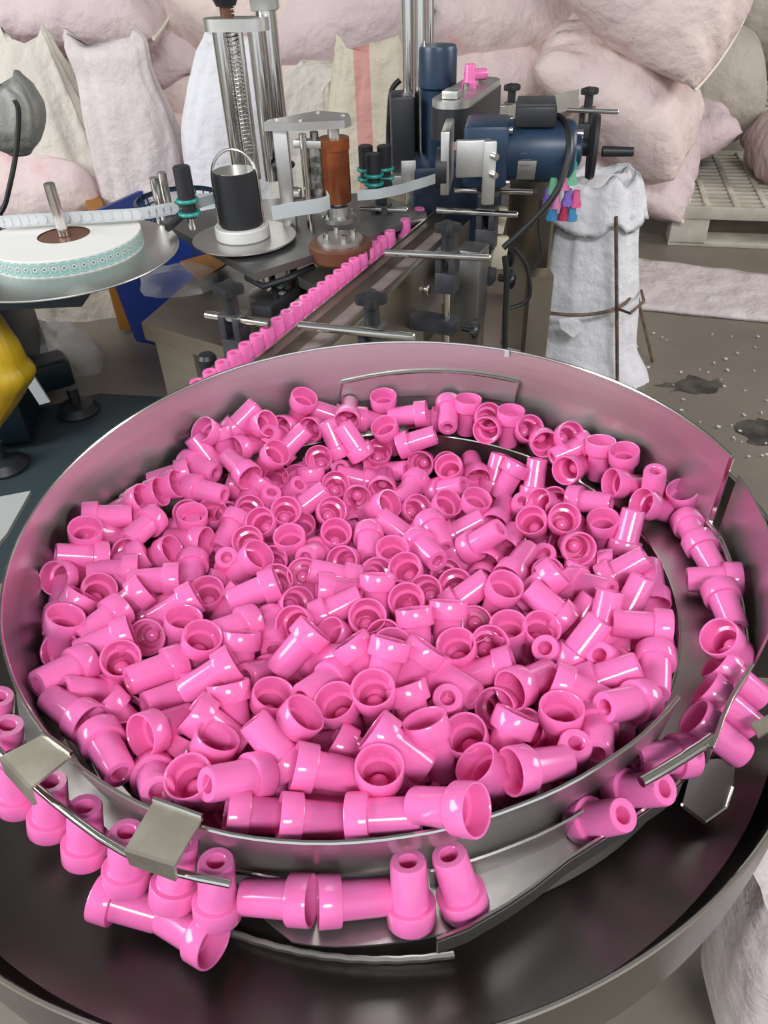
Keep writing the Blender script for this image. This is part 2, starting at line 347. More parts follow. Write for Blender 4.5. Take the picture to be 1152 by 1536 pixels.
# ---------------------------------------------------------------- pink caps
CAPP = [(0, -.0042), (.0025, -.0039), (.0044, -.0028), (.0055, -.001), (.0055, .0065), (.0092, .0065), (.0095, -.008), (.0120, -.0088), (.0124, -.0195), (.0128, -.0200), (.0136, -.0200), (.0140, -.0192), (.0140, -.0082), (.0136, -.0075), (.0109, -.0073), (.0106, -.0065), (.0099, .0185), (.0092, .0200), (.0055, .0200), (.0049, .0194), (.0046, .0085), (0, .0085)]
CK = 1.07
CAPP = [(r*CK, z*CK) for r, z in CAPP]
proto = MB().lathe(CAPP, n=28).build('pink_cap', PINK, ang=32)
CAPME = proto.data; bpy.data.objects.remove(proto)
LOWP = [(0, .0), (.0095, .0), (.0124, -.0195), (.0140, -.0200), (.0140, -.0055), (.0106, -.0050), (.0098, .0200), (.0050, .0200), (.0047, .008), (0, .008)]
LOWP = [(r*CK, z*CK) for r, z in LOWP]
QUAT = lambda ax: Vector(ax).to_track_quat('Z', 'Y')
NCAP = [0]
def cap(p, ax, label, group, spin=None):
    o = bpy.data.objects.new('pink_cap', CAPME); C.objects.link(o); o.location = p
    q = QUAT(ax); o.rotation_mode = 'QUATERNION'; o.rotation_quaternion = q
    return tag(o, label, 'cap', group)
DATA = "-1763,6981,-4396,47,44,-76,0,0,1;-1474,7160,-4295,73,34,59,2,0,1;-1351,7127,-4387,-74,46,-49,0,0,1;-1680,6958,-4498,19,-37,-91,2,1,1;-1865,6811,-4478,-49,24,84,2,0,1;-1889,6604,-4523,84,-54,-1,1,0,1;-1416,6969,-4521,65,71,-27,0,0,1;-1476,6539,-4489,-63,76,15,0,0,1;-884,7408,-4358,-37,21,-90,0,0,1;-996,7302,-4507,45,80,-39,0,1,1;-704,7367,-4578,40,83,-38,0,0,1;-1141,7123,-4517,-26,-69,67,1,1,1;-957,7000,-4520,74,31,59,2,0,1;-1185,6689,-4536,-57,34,-75,0,0,1;-913,7002,-4916,-96,-13,-24,2,1,0;-679,7024,-4833,2,59,-81,0,0,0;-1186,6803,-4940,-19,42,-88,0,0,0;-978,6545,-4861,53,-35,77,1,0,0;-757,6605,-4844,2,-47,-88,2,0,0;-1445,6592,-4818,88,5,-46,2,1,0;-936,6867,-4990,0,46,-89,0,1,0;-601,7516,-4483,-91,1,42,2,0,1;-348,7420,-4427,7,100,-3,0,0,1;-72,7459,-4566,98,8,-16,2,0,1;53,7538,-4490,2,16,-99,0,0,1;313,7370,-4468,-98,12,-14,2,0,1;520,7495,-4609,-98,18,-9,2,1,1;97,7170,-4619,29,25,-92,0,0,1;390,7003,-4567,95,-1,32,2,0,1;-46,7146,-4865,-8,55,-83,0,0,0;-514,7136,-4578,-33,37,87,2,0,1;-303,7009,-4533,-51,33,80,2,0,1;-432,7047,-4957,-12,-72,68,1,0,0;-150,7080,-4980,70,49,-51,0,0,0;114,6928,-4911,78,-47,41,1,0,0;467,7038,-4886,26,84,-48,0,0,0;-299,6779,-4877,-95,2,32,2,0,0;-1366,6452,-4779,-62,-44,-65,2,0,0;-1778,6235,-4559,92,-40,0,1,0,1;-1598,6475,-4940,-20,56,-80,0,1,0;-1705,6278,-4863,-58,76,-30,0,1,0;-1860,5793,-4671,-17,8,-98,0,0,0;-1739,6071,-4827,-22,28,-93,0,1,0;-1509,5757,-4716,-36,-91,-20,1,0,0;-1403,6177,-4832,-35,55,-76,0,0,0;-1200,6358,-4852,31,-24,92,1,0,0;-991,5993,-4750,-21,49,-84,0,0,0;-1160,5875,-4772,18,53,-83,0,0,0;-1284,5591,-4761,-2,56,-83,0,0,0;-1234,5095,-4561,-64,16,-75,0,0,0;-1039,5346,-4819,1,53,-85,0,1,0;-1877,5606,-4665,-93,35,-13,0,0,0;-1451,5307,-4729,10,-49,86,1,0,0;-1755,5152,-4676,14,-99,5,1,0,0;-1106,4629,-4444,-94,-25,-23,2,0,0;-970,4937,-4683,-11,51,-86,0,0,0;-838,5978,-4974,-5,31,-95,0,1,0;-882,5463,-4718,0,14,-99,0,0,0;-519,6634,-4913,-14,56,-82,0,0,0;-274,6447,-4855,-5,90,-44,0,0,0;4,6627,-4838,9,98,-19,0,0,0;269,6523,-4865,-59,-80,-12,1,0,0;-71,6072,-4752,-64,44,-63,0,0,0;265,6097,-4835,-36,61,-71,0,0,0;-755,6245,-4752,82,29,49,2,0,0;-564,6052,-4794,-29,59,-75,0,0,0;-716,6386,-5087,19,79,-58,0,1,0;-351,6278,-4993,-21,98,-1,0,1,0;112,5693,-4712,-77,30,57,2,0,0;-155,5453,-4696,1,-100,-2,1,0,0;-108,5959,-4929,4,88,-47,0,1,0;-486,5618,-4775,-16,35,-92,0,0,0;-678,5380,-4712,-23,-82,52,1,0,0;-332,5269,-4735,32,67,-67,0,0,0;53,5194,-4686,-4,17,-98,0,0,0;202,4967,-4661,23,38,-90,0,0,0;-128,5041,-4706,-25,64,-73,0,0,0;-748,5056,-4687,-14,66,-74,0,0,0;-456,4868,-4522,-94,3,33,2,0,0;-382,4663,-4505,98,7,-21,2,0,0;-87,4524,-4490,-6,-60,-80,2,0,0;-2163,6423,-4494,-96,-25,-13,2,0,1;-2222,6229,-4495,-93,13,-35,0,0,1;-2344,6043,-4457,-93,9,-36,0,0,1;-2428,5857,-4413,-86,14,-50,0,0,1;-2543,5607,-4343,97,18,-13,2,0,1;-2458,5760,-4527,-97,18,-16,0,1,1;-2679,5306,-4396,-27,15,-95,0,0,1;-2545,5506,-4495,-46,-48,75,1,0,1;-2242,5527,-4445,-38,-92,7,1,0,1;-2124,5377,-4661,-86,13,-49,0,0,0;-2358,5208,-4563,-89,-40,-22,2,0,0;-1997,5844,-4704,-99,-15,3,2,1,0;-1972,6036,-4771,-27,47,-84,0,1,0;-2306,5349,-4617,1,67,-75,0,1,0;-2667,5118,-4390,-85,-32,41,2,0,0;-2296,4974,-4630,23,-24,94,1,1,0;-2371,4991,-4474,-98,-16,12,2,0,0;-2727,4925,-4456,25,72,-65,0,0,0;-2741,4694,-4518,-17,97,20,0,0,0;-2483,4735,-4544,-48,27,-84,0,0,0;-2589,4429,-4426,-54,-64,-54,2,0,0;-2567,4172,-4382,-44,-17,-88,0,0,0;-2506,4114,-4537,4,53,-85,0,1,0;-2297,4145,-4564,-6,-66,-75,2,1,0;-2267,4274,-4372,-59,-81,3,1,0,0;-2223,4794,-4658,-74,-55,-38,2,1,0;-2170,4041,-4342,-92,-37,-9,2,0,0;-2035,3879,-4453,-29,33,-90,0,0,0;-2370,3708,-4278,-54,-77,34,1,0,0;-2232,4035,-4599,-41,-72,56,1,1,0;-1983,4845,-4462,-99,-12,9,2,0,0;-1553,4799,-4703,-11,29,-95,0,0,0;-1408,5085,-4812,93,12,-35,2,1,0;-2169,4583,-4469,-79,-50,-35,2,0,0;-1960,4690,-4655,92,36,18,2,1,0;-1758,4512,-4484,-87,-41,-27,2,0,0;-1932,4339,-4599,-9,74,-67,0,0,0;-1650,4226,-4508,-25,-9,-96,0,0,0;-1452,3957,-4391,-35,10,-93,0,0,0;-1239,4216,-4433,-77,-58,26,1,0,0;-1729,3760,-4370,-78,-58,23,1,0,0;-1587,3584,-4453,-75,-59,29,1,0,0;-1945,3848,-4720,13,-82,55,1,1,0;-1296,3610,-4293,-87,-42,-28,2,0,0;-1144,3910,-4457,-11,-66,-74,2,0,0;-1101,3338,-4346,15,-67,-73,2,0,0;-1556,4131,-4795,-30,23,-93,0,1,0;-1356,4674,-4690,-62,-54,-56,2,1,0;-662,4879,-4731,-30,-78,55,1,0,0;-979,3802,-4507,-42,-63,65,1,0,0;-404,4428,-4469,91,23,34,2,0,0;-834,4628,-4623,-48,56,-68,0,0,0;-702,4320,-4557,26,56,-79,0,0,0;-1133,4612,-4789,-11,40,-91,0,1,0;-932,4259,-4558,13,-98,15,1,0,0;-690,3831,-4286,-70,-50,-52,2,0,0;-352,4122,-4564,59,18,-79,0,0,0;-388,4448,-4755,-97,-9,-20,2,1,0;-184,3679,-4297,54,-53,-65,2,0,0;-477,3844,-4412,67,-48,57,1,0,0;-679,3966,-4787,-30,38,-88,0,1,0;-492,3503,-4304,-59,-74,33,1,0,0;-725,3699,-4660,-11,0,-99,0,1,0;-306,3806,-4660,-9,33,-94,0,1,0;-871,3379,-4412,-30,-5,-95,0,0,0;-341,3285,-4358,22,13,-97,0,0,0;-176,4242,-4486,-7,40,-92,0,0,0;-117,3306,-4265,4,16,-99,0,0,0;365,4691,-4645,28,53,-80,0,0,0;605,4798,-4704,15,48,-87,0,0,0;165,4462,-4545,9,39,-92,0,0,0;52,4792,-4767,-26,61,-75,0,1,0;662,4526,-4474,80,23,55,2,0,0;450,4098,-4410,-9,-62,-78,2,0,0;692,4293,-4574,15,70,-70,0,0,0;211,4027,-4401,6,-64,-77,2,0,0;15,4102,-4534,30,53,-79,0,0,0;1,3819,-4427,-10,9,-99,0,0,0;149,3603,-4293,-60,-50,-63,2,0,0;243,4028,-4666,50,54,68,2,1,0;-46,3559,-4214,-29,-64,-71,2,0,0;520,3852,-4487,17,13,-98,0,0,0;434,3550,-4390,66,-73,17,1,0,0;383,3366,-4431,-3,-32,95,1,0,0;145,3254,-4336,26,-69,-68,2,0,0;119,3605,-4615,5,-69,-72,2,1,0;894,4416,-4446,-22,14,-97,0,0,0;1381,4982,-4756,-11,62,-78,0,1,0;1233,4512,-4410,-76,-21,-62,2,0,0;1268,4293,-4405,-71,51,49,2,0,0;1184,4514,-4681,-73,49,48,2,1,0;1089,4480,-4780,50,51,-70,0,1,0;943,4090,-4578,14,5,-99,0,0,0;1153,4086,-4573,-10,24,-97,0,0,0;1225,3895,-4533,-37,-40,84,1,0,0;1603,4867,-4755,38,45,80,2,1,0;734,3978,-4534,-7,51,-86,0,0,0;695,3664,-4426,-94,-1,-34,2,0,0;900,5188,-4847,26,93,-25,0,1,0;1178,5049,-4634,58,81,9,0,0,0;567,6074,-4823,-37,38,-85,0,0,0;881,6034,-4809,-22,17,-96,0,0,0;1153,5974,-4809,41,91,-1,0,0,0;1364,6054,-4843,5,-40,91,1,0,0;1434,5643,-4742,29,40,-87,0,0,0;762,5656,-4713,87,10,48,2,0,0;883,5284,-4543,70,-15,70,1,0,0;474,5498,-4636,32,-95,-7,1,0,0;710,5305,-4869,42,-54,-73,2,1,0;988,5320,-4779,45,87,-21,0,1,0;1154,5429,-4698,41,89,-18,0,1,0;511,5120,-4850,-10,58,-81,0,1,0;1458,5227,-4813,-15,-34,93,1,1,0;364,5233,-4595,43,-89,15,1,0,0;1697,4615,-4541,62,-69,37,1,0,0;2224,5345,-4577,23,45,86,2,0,0;2046,5482,-4707,16,9,-98,0,0,0;2011,5904,-4647,85,-49,19,1,0,0;1702,5214,-4605,0,83,-56,0,0,0;1911,5685,-4894,67,-50,-55,2,1,0;1757,5569,-4945,36,50,-78,0,1,0;2106,5234,-4909,-28,-34,90,1,1,0;2029,4801,-4523,80,2,60,2,0,0;1984,4401,-4502,42,42,80,2,0,0;2237,4679,-4597,17,96,23,0,0,0;1831,5060,-4723,-92,25,-30,2,1,0;1698,4184,-4451,24,55,80,2,0,0;1442,3844,-4355,58,38,72,2,0,0;1540,4324,-4605,55,39,74,2,1,0;1922,4009,-4378,-97,22,-2,2,0,0;1622,3761,-4481,-52,-36,78,1,0,0;1986,3997,-4627,90,-30,32,2,1,0;1918,3606,-4436,-31,-95,2,1,0,0;1553,3520,-4351,88,-2,48,2,0,0;1563,3203,-4252,-84,-40,38,1,0,0;688,6512,-4871,75,-44,49,1,0,0;749,6741,-4855,23,41,-88,0,0,0;704,7019,-4951,-1,71,-70,0,1,0;998,6836,-4850,-8,100,2,0,0,0;1226,6778,-4879,27,40,88,2,0,0;1337,6570,-4835,-48,-33,-81,2,0,0;969,7334,-4483,-4,-6,-100,0,0,1;755,7318,-4450,-10,-98,-18,1,0,1;1214,7100,-4503,45,82,-35,0,0,1;1160,7242,-4494,-7,70,-71,0,1,1;1396,7054,-4480,-3,-2,-100,0,0,1;1693,6857,-4498,-5,98,-21,0,0,1;1557,7020,-4530,-13,70,-70,0,1,1;1604,6535,-4798,13,43,89,2,1,0;1905,6763,-4466,-25,71,-66,0,0,1;1959,6596,-4507,-93,-32,-19,1,0,1;1962,6373,-4565,65,68,-33,0,0,1;2203,6390,-4488,1,-15,-99,0,0,1;2405,6228,-4478,14,8,-99,0,0,1;2403,6010,-4536,92,24,-31,0,0,1;2583,5847,-4456,-12,-10,99,1,0,1;2570,5645,-4556,83,20,-52,0,0,1;1811,6179,-4875,53,54,-65,0,1,0;1663,5569,-4637,3,55,-83,0,0,0;1648,5941,-4727,73,32,-60,0,0,0;2853,5716,-4580,28,13,-95,0,0,1;2800,5300,-4580,-3,-100,9,1,0,1;2813,4972,-4580,12,-98,-17,1,0,1;2760,4668,-4566,-97,22,-15,2,0,1;2707,4284,-4506,-4,-100,-8,1,0,1;2549,3809,-4433,69,12,-71,0,0,1;2541,3582,-4550,72,-52,-45,0,0,1;2386,3353,-4550,72,-58,-38,0,0,1;2224,3124,-4550,76,-44,-48,0,0,1;1800,2976,-4550,-96,-18,21,1,0,1;1573,2742,-4550,50,-43,75,1,0,1;1281,2559,-4550,41,-38,83,1,0,1;1306,3363,-4321,90,-38,-21,2,0,0;1109,3107,-4363,0,-10,-100,0,0,0;1136,2880,-4387,5,-8,99,1,0,0;1329,3011,-4318,-25,-90,34,1,0,0;1450,3271,-4533,-97,25,4,2,1,0;618,2709,-4317,61,-11,-78,0,0,0;879,2704,-4174,90,32,-30,0,0,0;504,3007,-4388,25,13,-96,0,0,0;721,2968,-4304,-44,-60,-66,2,0,0;981,3497,-4345,78,56,-27,0,0,0;968,3207,-4575,44,31,-84,0,1,0;686,3568,-4729,34,69,-63,0,1,0;798,3447,-4553,43,58,-69,0,1,0;813,2792,-4554,-95,4,-32,2,1,0;-102,2657,-4207,-5,5,-100,0,0,0;30,2868,-4172,78,-43,-46,2,0,0;255,2926,-4252,28,-44,-85,0,0,0;-229,2990,-4414,83,-34,-44,2,1,0;-53,3354,-4626,33,-67,-67,2,1,0;86,2801,-4516,-24,-74,-63,2,1,0;266,2331,-3954,-77,40,-49,0,0,0;-77,2412,-4164,99,-6,11,2,0,0;-490,2458,-4242,97,3,-25,2,0,0;-823,2532,-4299,95,6,-31,2,0,0;-418,2743,-4188,95,-6,-30,2,0,0;-969,2690,-4149,-69,-48,55,1,0,0;-775,2681,-4512,1,78,63,2,1,0;-391,2681,-4465,-98,-7,20,2,1,0;-700,3099,-4255,-65,-12,-75,0,0,0;-563,3187,-4601,99,10,12,2,1,0;-773,2957,-4200,-59,50,63,2,0,0;-729,2976,-4535,20,75,63,2,1,0;-1515,3185,-4262,57,67,-48,0,0,0;-1181,3157,-4269,74,-30,-60,2,0,0;-1211,2933,-4309,-43,-30,-85,0,0,0;-1239,2718,-4272,6,20,-98,0,0,0;-1504,2767,-4258,36,-72,59,1,0,0;-1614,3159,-4579,-6,41,-91,0,1,0;-1440,2986,-4479,-45,-73,-52,2,1,0;-1029,2755,-4536,28,68,-68,0,1,0;-2189,3616,-4405,-59,-39,70,1,0,0;-2206,3335,-4254,-83,56,0,0,0,0;-1846,2981,-4235,57,-82,7,1,0,0;-1952,3600,-4701,-6,48,-87,0,1,0;-1688,3321,-4650,-38,21,-90,0,1,0;-1922,3240,-4542,-55,39,-74,0,1,0;-1910,3403,-4466,61,-35,-71,2,1,0"
def proj(p):
    d = Vector(p)-CAM; z = d.dot(FW); return 576+FPX*d.dot(RT)/z, 768-FPX*d.dot(UP)/z
ORD = 'first second third fourth fifth sixth seventh eighth ninth tenth eleventh twelfth thirteenth fourteenth fifteenth sixteenth seventeenth eighteenth nineteenth twentieth'.split()
ORD += ['twenty-'+o for o in ORD[:9]]+['thirtieth']+['thirty-'+o for o in ORD[:9]]
heap = []
for row in DATA.split(';'):
    v = [int(t) for t in row.split(',')]
    p = Vector((v[0]*1e-4, v[1]*1e-4, H+v[2]*1e-4)); x, y = proj(p); heap.append((y, x, p, Vector(v[3:6]), v[6]))
heap.sort(key=lambda t: t[0]); per = 15; nrow = (len(heap)+per-1)//per
for r in range(nrow):
    line = sorted(heap[r*per:(r+1)*per], key=lambda t: t[1])
    for k, (y, x, p, ax, kind) in enumerate(line):
        what = ['with open mouth', 'with tip hole', 'lying side-on'][kind]
        cap(p, ax, 'pink cap %s, %s from left in the %s row of the heap' % (what, ORD[k], ORD[r]), 'pink caps filling the bowl')
# buried caps under the visible ones: nobody could count these
mb = MB()
for i in range(330):
    a = R3.uniform(0, 6.283); r = .222*math.sqrt(R3.random()); x = IC.x+r*math.cos(a); y = IC.y+r*math.sin(a)
    dr = .418+(y-.268)*.165+R3.uniform(.040, .075)
    ax = Vector((R3.uniform(-1, 1), R3.uniform(-1, 1), R3.uniform(-.5, .8)))
    mb.lathe(LOWP, basis(ax), (x, y, H-min(dr, .525)), 12)
tag(mb.build('buried_pink_caps', PINK, fix=False), 'pink caps buried deep in the heap, seen only through gaps', 'caps', kind='stuff')
def stand(base, tip, dr, label, group, L=.0428):
    B = D(*base, dr); v = ray(*tip); w_ = CAM-B
    a, b, c = v.dot(v), 2*v.dot(w_), w_.dot(w_)-L*L; disc = b*b-4*a*c
    s = (-b-math.sqrt(max(disc, 0)))/(2*a); T = CAM+v*s; ax = (T-B).normalized()
    return cap(B+ax*(L/2), ax, label, group)
ST = [((698, 1360), (673, 1281), 'pink cap standing tip up and tilted, rightmost of the front track row'),
      ((617, 1379), (612, 1291), 'pink cap standing upright on the front track, second from the right end'),
      ((327, 1371), (324, 1291), 'pink cap standing at the free end of the retaining rod'),
      ((259, 1349), (272, 1262), 'pink cap standing under the wide steel bracket near the rod end'),
      ((190, 1322), (190, 1247), 'pink cap standing just left of the wide steel bracket'),
      ((129, 1283), (127, 1209), 'pink cap standing behind the rod midway between the two brackets'),
      ((77, 1241), (75, 1172), 'pink cap standing behind the rod, just right of the left bracket'),
      ((30, 1206), (20, 1140), 'pink cap mostly hidden under the left bracket'),
      ((8, 1152), (12, 1087), 'pink cap standing at the left picture edge above the left bracket'),
      ((-6, 1106), (-2, 1044), 'pink cap cut by the left picture edge, topmost of the rod row')]
for b, t, l in ST: stand(b, t, .471, l, 'pink caps queued on the front track')
def lying(a, b, d1, d2, label, group):
    P, Q = D(*a, d1), D(*b, d2); ax = (Q-P).normalized(); cap((P+Q)/2, ax, label, group)
lying((464, 1350), (368, 1345), .455, .460, 'pink cap lying mouth right beside the standing cap at the rod end', 'pink caps queued on the front track')
lying((484, 1352), (578, 1345), .455, .460, 'pink cap lying mouth left in the middle of the front track', 'pink caps queued on the front track')
lying((150, 1345), (236, 1372), .480, .485, 'fallen pink cap lying in the pan below the bracket, collar left', 'fallen caps in the pan')
lying((312, 1412), (252, 1378), .480, .485, 'fallen pink cap in the pan below the rod end, mouth facing out', 'fallen caps in the pan')
# ---------------------------------------------------------------- conveyor with the queue of caps
CA = Vector((-.221, .982, 0)); CU = Vector((.438, .899, 0)); CV = Vector((.899, -.438, 0)); ZB = H-.54
def cv(s, w, z): p = CA+CU*s+CV*w; return Vector((p.x, p.y, z))
CR = Matrix((CV, CU, Vector((0, 0, 1)))).transposed()
conv = empty('conveyor', cv(.8, .03, 0), 'long steel slat conveyor carrying a single row of pink caps past the labeller', 'conveyor')
MB().box(cv(.95, .012, ZB-.008), (.105, 2.1, .014), CR).build('belt', BELT, conv)
for w_, zt in ((-.05, .0), (.078, .004)):
    MB().box(cv(.95, w_, ZB-.06+zt), (.018, 2.1, .125), CR, .002).build('side_plate', TABLE, conv)
MB().box(cv(.85, -.0195, ZB+.022), (.004, 2.3, .012), CR).build('guide_rail', CHROME, conv)
MB().box(cv(.85, .0195, ZB+.020), (.004, 2.3, .014), CR).build('guide_rail', CHROME, conv)
MB().box(cv(.85, .030, ZB+.012), (.016, 2.3, .022), CR).build('rail_bar', TABLE, conv)
for s_ in (.25, 1.0, 1.75):
    MB().box(cv(s_, .012, (ZB-.12)/2), (.10, .05, ZB-.12), CR).build('leg', TABLE, conv)
for s_ in (.10, .34, .55):
    MB().cyl(cv(s_, .087, ZB-.05), cv(s_, .097, ZB-.05), .011, n=12, bev=.002).build('bolt', CHROME, conv)
for i in range(30):
    s_ = -.055+i*.0302 if i < 21 else [.585, .66, .735, .81, .885, .96, 1.04, 1.35, 1.60][i-21]
    cap(cv(s_, 0, ZB+.0216), (0, 0, 1), '%s pink cap of the conveyor row, counted from the bowl rim' % ORD[i], 'pink caps queued on the conveyor')
for i in range(5):
    cap(cv(1.78+i*.03, .0, ZB+.0216+.0), (0, 0, 1), '%s of the pink caps at the far conveyor end behind the motor' % ORD[i], 'pink caps at the far end of the conveyor')
# rail clamps: block, star knob, cross rod
def star(a, z): return .80+.20*math.cos(4*a)
def clamp(kn, dr, rods, label, blk=(.036, .030, .075), post=None):
    p = D(*kn, dr); e = empty('rail_clamp', p, label, 'clamp', 'rail clamps along the conveyor')
    zt = p.z-.030
    M = CR
    c = Vector((p.x, p.y, zt))
    for sx in (-1, 1):
        MB().box(c+M@Vector((sx*.0125, 0, -blk[2]*.25)), (.012, blk[1], blk[2]*.5), M, .002).build('jaw', BLACK_B, e)
    MB().box(c+Vector((0, 0, -blk[2]*.75)), (blk[0]+.002, blk[1], blk[2]*.5), M, .002).build('block', BLACK_B, e)
    MB().box(c+Vector((0, 0, .001)), (blk[0], blk[1], .003), M).build('washer_plate', ALU_DK, e)
    k = MB().lathe([(0, .020), (.012, .020), (.023, .017), (.0245, .010), (.023, .003), (.010, 0), (0, 0)], o=p, n=48, fn=star).build('star_knob', BLACK, e)
    st = MB().cyl(p-Vector((0, 0, .028)), p+Vector((0, 0, .004)), .0115, n=20).build('knob_stem', BLACK, k); st.location = (0, 0, 0)
    for (a, b, d, r) in rods:
        A, B = D(*a, d), D(*b, d); MB().cyl(A, B, r, n=16, bev=.001).build('rod', CHROME, e)
    if post:
        MB().cyl(c-Vector((0, 0, blk[2]+post)), c-Vector((0, 0, blk[2]*.9)), .0065, n=14).build('post', CHROME, e)
        b = c-Vector((0, 0, blk[2]+post*.6))
        MB().box(b+CV*-.035, (.11, .034, .028), M, .002).build('support_arm', BLACK_B, e)
        MB().box(b+CV*-.088, (.018, .05, .062), M, .002).build('mount_block', BLACK_B, e)
        kk = MB().lathe([(0, .014), (.012, .014), (.020, .010), (.020, .003), (.008, 0), (.008, -.02), (0, -.02)], basis(CV), b+CV*.05, n=40, fn=star).build('side_knob', BLACK, e)
    return e
clamp((344, 443), .455, [((309, 472), (404, 486), .49, .0065)], 'black rail clamp with star knob on the table, left of the cap row')
clamp((557, 458), .455, [((448, 488), (622, 506), .49, .0065)], 'black rail clamp nearest the bowl on the right side of the belt')
clamp((672, 350), .455, [((577, 379), (736, 387), .49, .0065)], 'black rail clamp second along the right of the belt with side arm', post=.11)
clamp((733, 288), .440, [((655, 315), (777, 322), .475, .006)], 'black rail clamp third along the right of the belt', post=.10)
clamp((571, 285), .455, [((540, 312), (612, 315), .49, .006)], 'black rail clamp left of the belt below the black guide rollers')
clamp((735, 268), .425, [((682, 285), (800, 288), .455, .006)], 'black rail clamp just under the blue motor')
clamp((884, 143), .42, [((850, 165), (928, 168), .45, .006)], 'black rail clamp at the far end of the conveyor above the handwheel')
clamp((768, 137), .43, [((740, 160), (800, 160), .46, .006)], 'black rail clamp behind the black junction box')
# low knob below the bowl rim
k0 = MB().lathe([(0, .03), (.012, .03), (.016, .024), (.014, .006), (.012, 0), (0, 0)], o=D(314, 556, .60), n=24).build('black_knob', BLACK); tag(k0, 'small black knob peeping over the bowl rim beside the cap row', 'knob')
# sensor box under the left rod
sb = empty('sensor_box', D(400, 450, .60), 'flat black control sensor with small buttons beside the cap row', 'sensor')
SD = CU; SR = CR
c0 = D(420, 446, .585); MB().box(c0, (.045, .14, .022), SR, .002).build('case', BLACK_B, sb)
for i, (dx, dy, mm) in enumerate(((-.008, .02, TEALINK), (.009, .02, ALU_DK), (-.008, -.005, ALU_DK), (.009, -.005, TAG), (.0, .045, ORANGE))):
    MB().box(c0+SR@Vector((dx, dy, .012)), (.010, .012, .003), SR, .0008).build('button', mm, sb)
MB().cyl(c0+SR@Vector((.010, -.03, .01)), c0+SR@Vector((.010, -.03, .03)), .006, n=14).build('dial', BLACK, sb)
# ---------------------------------------------------------------- machine table
TZ = H-.62
def P2(x, y, d=.62): return D(x, y, d)
tb = empty('machine_table', P2(300, 470)*1, 'brown-grey stainless work table under the labelling head', 'table'); tb.location.z = 0
t1, t2, t3, t4 = P2(212, 484), P2(300, 408), P2(640, 260), P2(470, 560)
MB().slab([t1, t2, t3, t4], .035).build('table_top', TABLE, tb)
la_ = Vector((t1.x+.06, t1.y-.02, 0)); ctr = (t1+t2+t3+t4)/4
for q, nm in ((t1, 1), (t2, 2), (t3, 3), (t4, 4)):
    g = q+(ctr-q).normalized()*.09
    MB().box((g.x, g.y, (TZ-.035)/2), (.09, .09, TZ-.035), CR).build('leg', TABLE, tb)
# small tray of clear film on the table
fm = MB()
def crumple(c, rx, ry, h, seed, n=14):
    vs = []; fs = []
    for j in range(7):
        t = j/6
        for i in range(n):
            a = 6.283*i/n; k = 1+.35*noise.noise(Vector((math.cos(a)*1.5+seed, math.sin(a)*1.5, t*2)))
            rr = math.cos(t*1.45)*k
            vs.append(Vector(c)+Vector((rx*rr*math.cos(a), ry*rr*math.sin(a), h*math.sin(t*1.5)*(1+.5*noise.noise(Vector((a*2, t*4, seed)))))))
    for j in range(6):
        for i in range(n): fs.append((j*n+i, j*n+(i+1) % n, (j+1)*n+(i+1) % n, (j+1)*n+i))
    fs.append(tuple(6*n+i for i in range(n)))
    return MB().add(vs, fs)
fo = crumple(P2(268, 425), .10, .08, .03, 3).build('plastic_film', FILM); tag(fo, 'crumpled clear plastic film on the back corner of the table', 'plastic film')
cb = MB().slab([P2(270, 392, .60), P2(330, 375, .60), P2(345, 392, .60), P2(300, 420, .60)], .004).build('orange_card', ORANGE); tag(cb, 'flat orange-brown card under the clear film on the table', 'card')
# ---------------------------------------------------------------- labelling head: base plate on posts
PZ = H-.50
hp = empty('labelling_head', D(390, 370, .50), 'grey steel base plate of the labelling head on short chrome posts', 'machine head')
pl = [D(382, 410, .50), D(470, 382, .50), D(560, 352, .50), D(640, 318, .50), D(560, 288, .50), D(380, 300, .50), D(238, 330, .50)]
MB().slab(pl, .014).build('base_plate', ALU_DK, hp)
for x, y in ((398, 372), (432, 362)):
    p = D(x, y, .51); MB().cyl((p.x, p.y, TZ), p, .013, n=18).build('post', CHROME, hp)
    MB().lathe([(0, 0), (.045, 0), (.045, .022), (.02, .03), (0, .03)], o=(p.x, p.y, TZ), n=28).build('post_foot', ALU, hp)
MB().tube([D(370, 416, .53), D(395, 430, .53), D(430, 418, .53), D(470, 400, .53)], .006, 8).build('drive_belt', BLACK, hp)
MB().slab([D(448, 415, .545), D(500, 388, .545), D(540, 400, .545), D(480, 432, .545)], .02).build('wheel_bracket', ALU, hp)
# flat rewind disc with its core of liner
rd = empty('rewind_disc', D(367, 357, .49), 'thin polished steel disc under the black rewind core', 'disc')
c = D(367, 357, .492); MB().lathe([(0, 0), (.0985, 0), (.0985, .003), (0, .003)], o=c, n=64).build('disc', STEEL, rd)
rc = empty('rewind_core', c+Vector((0, 0, .003)), 'black sleeved core with wire bow handle and white liner roll round its foot', 'roll')
c = c+Vector((-.002, 0, .003))
MB().lathe([(.012, .0), (.050, 0), (.0515, .002), (.0515, .021), (.050, .023), (.012, .023)], o=c, n=48).build('liner_roll', WHITEP, rc)
MB().lathe([(0, .020), (.0395, .020), (.0395, .118), (.038, .119), (.036, .116), (.034, .085), (0, .085)], o=c, n=40).build('core_sleeve', BLACK, rc)
MB().lathe([(0, .118), (.037, .118), (.037, .120), (0, .120)], o=c, n=32).build('core_cap', CHROME, rc)
hw = [c+Vector((.0415*math.cos(t), 0, .105+.05*math.sin(t))) for t in [i*math.pi/14 for i in range(15)]]
MB().tube([c+Vector((.0415, 0, .024))]+hw+[c+Vector((-.0415, 0, .024))], .0027, 8).build('wire_bow', CHROME, rc)
